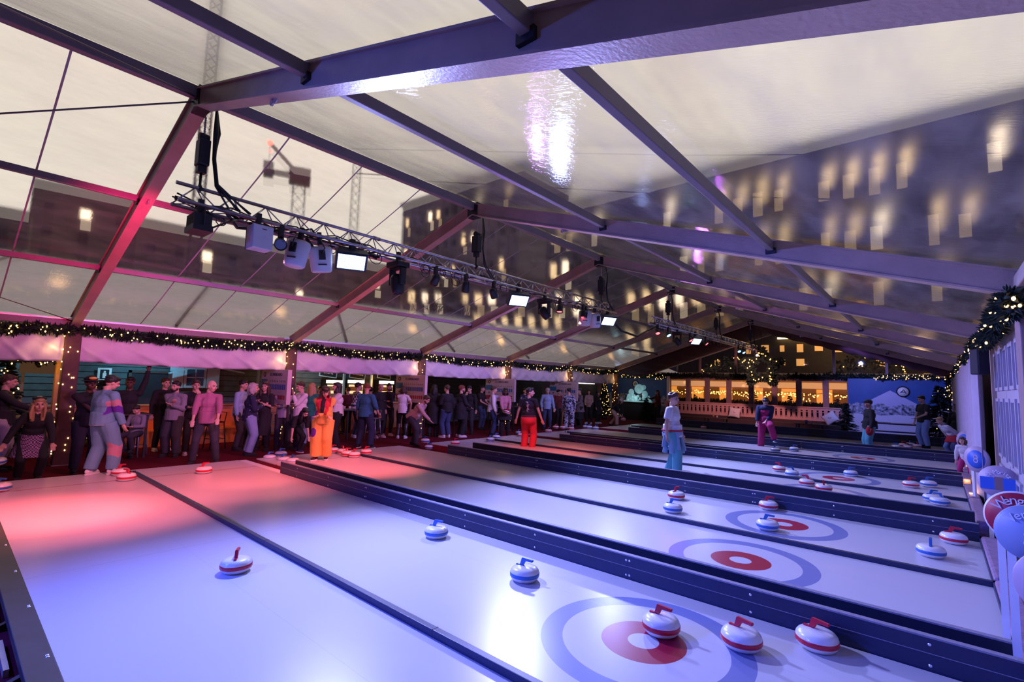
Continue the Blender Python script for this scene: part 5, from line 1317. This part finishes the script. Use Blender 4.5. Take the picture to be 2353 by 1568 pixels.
    if beard:
        m=MB(); m.ell(H(0,.055,-.088),(.052,.045,.032),HM); m.ell(H(-.045,.02,-.055),(.02,.04,.035),HM).ell(H(.045,.02,-.055),(.02,.04,.035),HM); remesh(m,'beard',HAIR[hair],t,.009)
    if hat:
        kind,hc=hat; hm=C[hc]; m=MB()
        if kind=='beanie': m.ell(H(0,-.015,.075),(.092,.104,.095),HM).lathe([(.086,-.01),(.097,-.01),(.1,.02),(.09,.035)],(0,0,0),20,Matrix.Translation(H(0,-.012,.05))@HM.to_4x4()@Matrix.Diagonal((1,1.1,1,1)))
        elif kind=='cap': m.ell(H(0,-.02,.07),(.09,.104,.075),HM).ell(H(0,.10,.062),(.062,.075,.010),HM)
        elif kind=='beret': m.ell(H(0,-.035,.108),(.10,.105,.042),HM,14,8)
        elif kind=='brim': m.ell(H(0,-.015,.085),(.088,.1,.08),HM).ell(H(0,0,.055),(.15,.16,.014),HM)
        remesh(m,'hat',hm,t,.010)
    if goggles:
        g=MB().ell(H(0,.078,.105),(.062,.03,.028),HM,14,8).build('goggles',mat('orange_lens',(.8,.35,.05),.1,spec=1),t)
        MB().lathe([(.095,-.014),(.1,-.014),(.1,.014),(.095,.014)],(0,0,0),24,Matrix.Translation(H(0,-.015,.098))@HM.to_4x4()@Matrix.Diagonal((1,1.08,1,1))).build('strap',C['white'] if not hat else C['black'],g)
    # ---- top
    tm=C[top]; g=.020+wide*.02; m=MB(); E=m.ell
    E(ch,(.152+g*.8,.110+g,.165),TM); E(P+u*.18,(.135+g,.097+g,.15),TM)
    hz=P+u*(hem-.95)
    m.cone(P+u*.16,hz,.14+g,.150+g+coat*.04,16,True) if not girl or coat else m.cone(P+u*.2,hz,.125+g,.14+g,16)
    for v in m.b.verts: pass
    m.cone(sh[-1],P+u*.495,.052+g*.5,.062,12); m.cone(sh[1],P+u*.495,.052+g*.5,.062,12); m.cone(P+u*.42,P+u*(.50 if not collar else .56),.085,.068 if not collar else .062,12)
    for s in (-1,1):
        E(sh[s],(.055+g*.5,)*3); 
        if sleeve>0:
            e=sh[s].lerp(el[s],min(1,sleeve*2)); r0=.052+g*.55; m.cone(sh[s],e,r0,.048+g*.5,12)
            if sleeve>.5:
                E(el[s],(.046+g*.45,)*3); m.cone(el[s],el[s].lerp(wr[s],(sleeve-.5)*2*.97),.045+g*.45,.034+g*.4,12)
    if coat: 
        c=hz-Vector((0,0,coat)); m.cone(hz,c,.165+g,.17+g+.02,16)
    topo=remesh(m,'coat' if coat else 'top',tm,t,vox,wob=.007,paint=ptop)
    # ---- lower garment
    bm_=C[bot]; w2=.012+wide*.028; 
    m=MB(); E=m.ell
    E(P+u*.02,(.163+w2*.5,.115+w2*.5,.10),TM); E(P-Vector((0,0,.05)),(.160+w2*.5,.115+w2*.5,.10))
    if skirt:
        e=P-Vector((0,0,skirt)); m.cone(P+u*.06,e+Vector((0,.02,0)),.15,.27 if skirt<.5 else .2,20)
        remesh(m,'skirt',C[skirt_c] if (skirt_c:=(extra or {}).get('skirt')) else bm_,t,vox,wob=.008)
        m=MB(); E=m.ell
    for s in (-1,1):
        an=ft[s]+Vector((0,0,.01)); m.cone(hip[s]+Vector((0,0,.02)),kn[s],.092+w2,.062+w2,14); E(kn[s],(.062+w2,)*3); 
        m.cone(kn[s],kn[s].lerp(an,.4),.061+w2,.060+w2,14); m.cone(kn[s].lerp(an,.35),an,.060+w2,.046+w2*1.2,14)
    remesh(m,'trousers' if not skirt else 'tights',bm_,t,vox,wob=.007,paint=pbot)
    # ---- shoes
    for s in (-1,1):
        f=ft[s]-Vector((0,0,.085)); a=R(-12*s); d=Vector((-math.sin(a),math.cos(a),0)); M_=Matrix((Vector((d.y,-d.x,0)),d,Vector((0,0,1)))).transposed()
        m=MB(); m.ell(f+d*.055+Vector((0,0,.045)),(.045,.13,.04),M_); m.ell(f-d*.03+Vector((0,0,.065)),(.042,.055,.055),M_); m.cone(f+Vector((0,0,.05)),f+Vector((0,0,.11)),.045,.043,10)
        so=remesh(m,'shoe',C[shoe],t,.013)
        T4=Matrix.Translation(f+d*.05+Vector((0,0,.014)))@M_.to_4x4()@Matrix.Diagonal((.05,.14,1,1))
        MB().lathe([(0,-.014),(.95,-.014),(1,-.004),(1,.012),(0,.012)],(0,0,0),18,T4).build('sole',C[sole] if sole else (C['white'] if shoe in('white','offwhite','beige','navy') else C['black']),so)
    t['_k']=k
    PINFO=dict(t=t,P=P,u=u,rt=rt,fw=fw,wr=wr,el=el,sh=sh,ch=ch,kn=kn,ft=ft,hip=hip,H=H,HM=HM,g=g,top=topo,k=k)
    del t['_k']
    return PINFO
def wpt(I,v): 
    I['t'].rotation_mode='XYZ'; M_=Matrix.Translation(I['t'].location)@Matrix.Rotation(I['t'].rotation_euler.z,4,'Z')@Matrix.Diagonal((I['k']*1.08,I['k']*1.1,I['k'],1)); return M_@Vector(v)
PE=person
# --- nearest group, from the left edge
PE('man in a black jumper at the left edge, seen in profile, holding a cup',12,866,face=78,X=-14.6,L='hold',Rr='fwd',top='black',bot='lgrey',hair='brown',nod=5,near=True)
I=PE('crouching blonde woman in a dark beret and patterned skirt, holding a curling stone',62,912,face=8,feet=1105,h=1.72,lean=30,hipz=.84,fl=(-.12,.05,0),fr=(.12,-.05,0),L=(-.24,.30,.66),Rr=(.42,.20,.60),top='black',bot='black',skirt=.38,extra={'skirt':'hound'},hair='blonde',hs='long',hat=('beret','black'),girl=True,near=True,nod=-2)
p=wpt(I,(.43,.24,.47)); stone(0,0,'b',0,'blue-handled curling stone held by the crouching woman at the far left',loc=p-Vector((0,0,.10)),rot=(R(4),R(-4),R(70)))
PE('man in black T-shirt and brimmed hat with orange goggles, hand raised to his chin',186,860,face=18,feet=1086,top='black',sleeve=.3,bot='charcoal',hair='black',skin=2,hat=('brim','black'),goggles=True,L='chin',Rr=(-.12,.28,1.02),near=True,wide=.4)
I=PE('man in steel-blue tracksuit with pink and violet chevrons, seen from behind at the lane end',226,866,face=128,feet=1092,z=ZS,look=-25,nod=18,ptop=([C['trackblue'],C['pink'],C['violet'],C['white']],lambda c:3 if c.z<.885 else (0 if c.x<.13 else (1 if 1.235<c.z+abs(c.y)*.5<1.345 else (2 if 1.12<c.z+abs(c.y)*.5<=1.235 else 0)))),pbot=([C['trackblue'],C['pink']],lambda c:1 if c.x>.10 and .30<c.z-abs(c.y-.12)*.6<.50 else 0),top='trackblue',bot='trackblue',wide=1.0,hair='black',shoe='white',L='relax',Rr=(.27,.12,.86),near=True,collar=1,hem=.88,fl=(-.12,-.05,0),fr=(.13,.12,0))
PE('man in dark jacket behind the tracksuit man, one arm raised high',298,868,face=-10,X=-15.2,top='black',bot='black',L='up',Rr='relax',hair='black',skin=2,near=True)
PE('short seated person in a grey jumper looking down, on the pale metal stool',322,915,face=-35,X=-14.55,h=1.40,hipz=.83,fl=(-.1,.25,.28),fr=(.1,.25,.28),nod=30,L='hold',Rr='hold',top='grey',bot='charcoal',hair='black',near=True)
PE('man standing behind the bearded man in grey, mostly hidden, in white trainers',366,869,face=25,feet=1036,X=None,top='black',bot='black',shoe='white',hair='brown',L='chest')
PE('bearded man in a grey jumper, hand on his chest, arm folded',392,880,face=-28,feet=1050,look=-8,top='grey',bot='charcoal',hair='black',beard=True,L='chest',Rr=(-.10,.26,1.28),wide=.7,near=True,collar=1)
PE('man in black holding a beer glass, wearing white trainers, behind the bald man',436,877,face=12,feet=1046,top='black',bot='black',shoe='white',hair='brown',hs='quiff',L='chin',Rr=(.16,.30,1.14),near=True,fl=(-.03,.1,0),fr=(.09,-.03,0))
PE('bald man in a dusky pink roll-neck with rolled sleeves, palms held out',468,877,face=-8,feet=1068,look=52,nod=8,top='purple',sleeve=.78,bot='charcoal',hs='bald',collar=1,L=(-.22,.33,.98),Rr=(.20,.32,.86),near=True,fl=(-.2,-.02,0),fr=(.2,.03,.0))
PE('woman in a dark patterned jumper and pale jeans with a blonde bob, turned right',568,884,face=100,feet=1048,look=-12,top='fair',bot='ljeans',shoe='black',hair='grey',hs='bob',girl=True,L='chest',Rr='chest',near=True,wide=.5)
PE('dark-haired man half hidden behind the woman in the patterned jumper',556,876,face=60,X=-15.0,top='paleblue',bot='charcoal',hair='black')
PE('woman in a black dress with long brown hair, hand on her chest',610,881,face=-22,X=-14.5,top='black',sleeve=.5,bot='black',skirt=.55,hair='brown',hs='long',girl=True,L='chest',Rr=(.05,.28,1.28),near=True)
PE('man in a pale grey roll-neck with arms folded, in front of the leftmost scoreboard',654,887,face=5,X=-14.6,top='lgrey',bot='charcoal',hair='brown',collar=1,L='cross',Rr='cross',near=True)
I=PE('bending woman with long black hair in black, reaching down to a blue stone',668,936,face=28,feet=1040,h=1.68,lean=62,hipz=.80,nod=20,top='black',sleeve=.5,bot='black',hair='black',hs='long',girl=True,L=(-.20,.48,.48),Rr=(.30,.50,.30),near=True,fl=(-.15,.12,0),fr=(.15,-.15,0),shoe='navy')
PE('man in a white shirt facing left, hand on his chin',694,881,face=-62,X=-14.2,top='white',bot='charcoal',hair='brown',L='chin',Rr='cross',near=True,nod=8,wide=.3)
PE('woman in a green top with long fair hair, seen from behind, in pale jeans',716,884,face=165,X=-14.5,top='green',bot='ljeans',hair='blonde',hs='long',girl=True,near=True)
I=PE('person in a baggy orange and red overall with violet patches and dark cap',738,890,face=-14,feet=1056,z=ZS,nod=22,look=18,ptop=([C['orange'],C['red'],C['violet'],C['black']],lambda c:3 if c.y>.06 and abs(c.x)<.045 and c.z>1.12 else (1 if (c.z>1.27 and abs(c.x)<.16) or (abs(abs(c.x)-.09)<.035 and c.z>1.08 and c.y>0) else (2 if (abs(c.x)>.2 and 1.16<c.z<1.30) or (c.y>.05 and .09<c.x<.2 and 1.06<c.z<1.17) else 0))),pbot=([C['orange'],C['violet']],lambda c:1 if (c.x-.16)**2+((c.z-.66)*.7)**2<.0055 and c.y>0 else 0),top='orange',bot='orange',wide=1.7,hair='brown',hs='bob',hat=('cap','black'),L=(.06,.24,1.06),Rr=(-.18,.24,1.02),near=True,collar=1,sole='white',shoe='black',fl=(-.1,.0,0),fr=(.1,.12,0))
PE('woman in a loose white blouse with long dark curly hair, facing left',776,881,face=-75,X=-14.0,top='white',bot='black',wide=1.1,hair='black',hs='long',girl=True,L='chin',Rr=(.2,.1,.98),near=True,sleeve=.9)
PE('man in a checked shirt and jeans wearing a cap, turned to the right',815,875,face=110,feet=1006,top='plaid',bot='jeans',shoe='offwhite',hat=('cap','black'),hair='brown',L='relax',Rr='hold',near=True)
PE('man in a teal-blue jumper standing by the lane, seen from behind',836,881,face=150,feet=1031,look=30,nod=10,top='blue',sleeve=.7,bot='navy',shoe='black',sole='white',hair='red',near=True,wide=.5,L='relax',Rr=(.3,.12,.95),fl=(-.17,0,0),fr=(.17,0,0))
PE('bald man in a long black coat, behind the man in the blue jumper',868,880,face=40,feet=1006,top='black',coat=.3,bot='black',shoe='beige',hs='bald',look=-20,nod=15,L='pocket',Rr='pocket')
PE('bearded man in a black T-shirt with arms crossed beside the bald man',888,884,face=15,feet=1002,top='black',sleeve=.5,bot='black',shoe='white',hair='black',beard=True,L='cross',Rr='hold')
PE('woman in a white T-shirt and black leather trousers, seen from behind',922,890,face=172,feet=1008,top='white',sleeve=.32,bot='leather',shoe='white',hair='brown',hs='bob',girl=True,L='cross',Rr='hip',near=True)
PE('woman in dark grey peeping behind the woman in the white T-shirt',940,901,face=-30,X=-15.6,top='tweed',bot='black',hair='blonde',hs='bob',girl=True)
PE('man in a dark shirt facing left with both hands raised before the scoreboard',962,877,face=-85,X=-15.2,top='black',bot='black',hair='brown',L=(-.05,.36,1.32),Rr=(.08,.36,1.28))
I=PE('man in a beige jumper bending forward with one arm stretched down, short beard',950,907,face=58,feet=1025,h=1.80,lean=40,hipz=.90,hipshift=(0,-.08),nod=15,top='beige',bot='charcoal',hair='brown',beard=True,L='relax',Rr=(-.02,.62,.66),near=True,fl=(-.13,-.12,0),fr=(.13,.14,0),wide=.3)
PE('woman in a long black coat, seen from behind',998,883,face=165,X=-14.6,top='black',coat=.42,bot='black',hair='black',hs='long',girl=True,wide=.8)
PE('man in a black jacket and jeans holding a drink, in white trainers',1024,883,face=-140,feet=1006,top='black',bot='jeans',shoe='white',hair='brown',L='hold',Rr='pocket',wide=.5)
PE('tall bearded man in a long black coat and white trainers',1056,880,face=118,feet=1005,top='black',coat=.25,bot='black',shoe='white',hair='red',beard=True,L='hold',Rr='hold',wide=.7)
PE('man in black drinking, behind the tall bearded man',1080,888,face=-20,X=-14.6,top='black',bot='charcoal',hair='black',L='relax',Rr='drink',nod=15)
PE('man in a black polo shirt and jeans, standing at a table',1104,886,face=60,feet=988,top='black',sleeve=.35,bot='jeans',hair='black',L='hold',Rr='hold')
PE('man in a pink-white shirt and jeans pointing to the right',1130,886,face=95,feet=1002,top='white',bot='ljeans' if 0 else 'jeans',hair='brown',L='point',Rr='relax',near=True,wide=.3)
PE('man mostly hidden behind the pointing man',1155,889,face=20,X=-15.3,top='charcoal',bot='black',hair='black')
I=PE('woman in a pink blouse and black skirt carrying a curling stone',1158,894,face=10,feet=1004,top='pink',bot='black',skirt=.35,hair='black',hs='bob',skin=2,girl=True,L=(-.10,.34,1.0),Rr=(.12,.34,.98))
p=wpt(I,(0.0,.36,.90)); stone(0,0,'r',0,'red-handled curling stone carried by the woman in the pink blouse',loc=p-Vector((0,0,.06)),rot=(R(-14),R(12),R(30)))
PE('woman in a pale patterned jumper and glasses, behind the man in black T-shirt',1206,894,face=25,X=-14.6,top='fair',bot='black',hair='black',hs='bun',girl=True)
I=PE('man in a black T-shirt with white lettering down his back and bright red trousers',1216,893,face=158,X=-9.6,look=-78,top='black',sleeve=.32,bot='red',wide=.7,hair='black',hs='quiff',near=True,L=(-.34,-.02,.86),Rr=(.36,.08,.84),shoe='black')
MB().cone(I['P']+I['u']*.02,I['P']+I['u']*(-.16),.198,.20,18).build('jacket_waist',C['red'],I['t']); MB().cone(I['P']+I['u']*.07,I['P']+I['u']*.0,.185,.193,18).build('grey_waist_roll',C['charcoal'],I['t'])
m=MB(); rr=random.Random(3)
for q in range(6):
    zc=.42-.062*q
    for s_ in range(4):
        x0=rr.uniform(-.03,.03)+.02; z0=zc+rr.uniform(-.022,.022); b=I['P']+I['u']*z0-I['fw']*(.146-abs(.3-z0)*.10)+I['rt']*x0
        if s_%2: m.beam(b-I['rt']*.026,b+I['rt']*.026,.006,.009)
        else: m.beam(b-I['u']*.022,b+I['u']*.022,.009,.006,I['fw'])
m.build('back_lettering',C['white'],I['t'])
PE('man in a pale blue shirt and cap looking down, in jeans',1256,892,face=5,feet=988,nod=32,top='paleblue',bot='jeans',hair='grey',hat=('cap','beige'),L='relax',Rr='pocket')
PE('woman in dark clothes with curly hair, right of the man in pale blue',1284,898,face=40,X=-14.7,top='maroon',bot='black',hair='black',hs='curly',girl=True)
PE('person in blue and white camouflage trousers and jacket, seen from behind',1306,888,face=165,feet=991,look=60,top='camo',bot='camo',wide=.9,hair='black',hs='bun',L='relax',Rr='pocket')
pt=onZ(1290,985,0); tag(MB().tube([pt,pt+Vector((.08,0,1.0)),pt+Vector((.1,.02,1.9))],.035,7).build('wooden_pole',woodW),'rough wooden pole standing left of the camouflage clothes','pole')
PE('woman in a grey tweed coat and black skirt, in profile',1333,895,face=-60,X=-14.0,top='tweed',coat=.18,bot='black',skirt=.6,hair='black',hs='bun',girl=True,L='hold',Rr='hold')
PE('woman in a pale waistcoat with dark hair up, near the kiosk',1354,897,face=-15,X=-14.8,top='beige',bot='black',shoe='white',hair='black',hs='bob',girl=True,L='hold',Rr='hold')
PE('woman in a black coat with white sleeves, by the lit fir',1373,901,face=60,X=-14.6,top='black',coat=.35,bot='black',shoe='white',hair='black',hs='long',girl=True)
I=PE('bending woman in a white beanie and black coat holding a striped curling stone',1410,910,face=50,feet=979,z=.0,h=1.72,lean=46,hipz=.84,nod=5,top='black',bot='beige',hair='brown',hs='bob',hat=('beanie','teeth'),girl=True,L=(-.0,.56,.52),Rr=(.10,.56,.50),fl=(-.12,-.3,0),fr=(.12,.3,.0),wide=.8)
p=wpt(I,(.05,.62,.40)); stone(0,0,'r',0,'red-handled curling stone held by the bending woman in the white beanie',loc=p-Vector((0,0,.07)),rot=(R(-10),R(12),R(40)))
PE('woman in a dark red top with long hair reaching towards the ice sculpture',1512,895,face=-50,X=-12.6,top='maroon',sleeve=.7,bot='black',hair='brown',hs='long',girl=True,L='fwd',Rr='reach')
# --- players among the lanes
I=PE('man in a white T-shirt with a pale jacket tied round his waist, in profile',1545,889,face=70,X=-4.72,z=0,look=-14,top='white',sleeve=.34,bot='aqua',wide=.8,hair='brown',hs='quiff',near=True,L=(-.30,.10,.84),Rr=(.36,.02,.86),fl=(-.1,-.12,0),fr=(.1,.12,0))
m=MB(); o=I
m.cone(o['P']+o['u']*.03,o['P']+o['u']*-.05,.185,.19,18)
for a,l in ((-2.6,.36),(-2.0,.42),(2.4,.40),(1.9,.34),(.3,.38),(0.9,.30),(-.5,.28),(3.1,.44)):
    b=o['P']+Vector((math.cos(a)*.17,math.sin(a)*.15,-.04)); m.cone(b,b+Vector((math.cos(a)*.05,math.sin(a)*.05,-l)),.035,.055,8)
remesh(m,'tied_jacket',C['paleblue'],I['t'],.012,wob=.012); MB().lathe([(.193,-.02),(.2,-.02),(.2,.012),(.193,.012)],(0,0,0),24,Matrix.Translation(o['P']+o['u']*.04)).build('belt',C['red'],I['t'])
I=PE('man in a navy fleece and magenta dungarees, one foot up on a board, looking down',1758,905,face=-6,feet=None,X=-4.55,z=0,h=1.82,nod=34,look=12,top='magenta',sleeve=0,bot='magenta',wide=.9,hair='black',near=True,L=(-.03,.24,1.0),Rr=(.22,.20,.90),shoe='navy',sole='white',fl=(-.27,.36,.36),fr=(.14,0,0),hipz=.97)
o=I; m=MB(); E=m.ell; TM=Matrix((o['rt'],o['fw'],o['u'])).transposed()
E(o['ch']+o['u']*.10,(.20,.148,.12),TM); m.cone(o['sh'][-1],o['sh'][1],.082,.082,12); m.cone(o['P']+o['u']*.42,o['P']+o['u']*.55,.1,.07,12)
for s in (-1,1): E(o['sh'][s],(.085,)*3); m.cone(o['sh'][s],o['el'][s],.082,.074,12); E(o['el'][s],(.075,)*3); m.cone(o['el'][s],o['el'][s].lerp(o['wr'][s],.72),.072,.058,12)
remesh(m,'navy_fleece',C['navy'],o['t'],.0105,wob=.008); MB().box(.05,.11,.150,.156,1.27,1.30).build('chest_mark',C['magenta'],o['t'])
I=PE('person in black jacket, cap and aqua trousers with a red bag',1996,922,face=-70,X=-1.75,z=0,look=0,top='black',bot='aqua',wide=.8,hair='black',hat=('cap','black'),L='relax',Rr='relax',near=True,skin=1,shoe='white')
MB().ell((-.24,.10,.80),(.06,.10,.15)).build('red_bag',C['red'],I['t']); MB().ell((.16,.0,.95),(.09,.13,.24)).build('pink_wrap',C['pink'],I['t'])
PE('man in a black T-shirt and pale jeans at the far right end of the lanes',2126,912,face=-50,feet=1030,z=ZS,nod=12,top='black',sleeve=.35,bot='ljeans',hair='black',L='hold',Rr='relax',wide=.4)
I=PE('person in a white top and red skirt bending over near the right wall',2206,962,face=-50,loc=(.42,22.0,0),h=1.6,lean=48,hipz=.86,top='white',bot='ljeans',skirt=.22,extra={'skirt':'red'},hair='blonde',girl=True,L='relax',Rr='relax')
PE('dark figure standing at the edge of the curtains on the right',2221,930,face=-30,loc=(.55,24.6,0),h=1.78,top='black',bot='black',hair='black')
PE('child-sized person in a white top bent behind the round signs',2243,1032,face=-15,loc=(.50,16.4,0),h=1.20,lean=30,hipz=.85,top='white',bot='magenta',hair='brown',girl=True,hs='bob')
PE('dark-clothed person behind the bar counter under the first sign',735,880,face=10,X=-18.0,top='maroon',bot='black',hair='black',h=1.75)
PE('person in a dark top at the bar between the first two signs',800,880,face=200,X=-17.6,top='maroon',bot='black',hair='brown',h=1.74)
PE('person with back turned at the bar under the third sign',852,880,face=190,X=-17.2,top='charcoal',bot='black',hair='black',h=1.76)
flush()
bpy.data.scenes.remove(TMP)
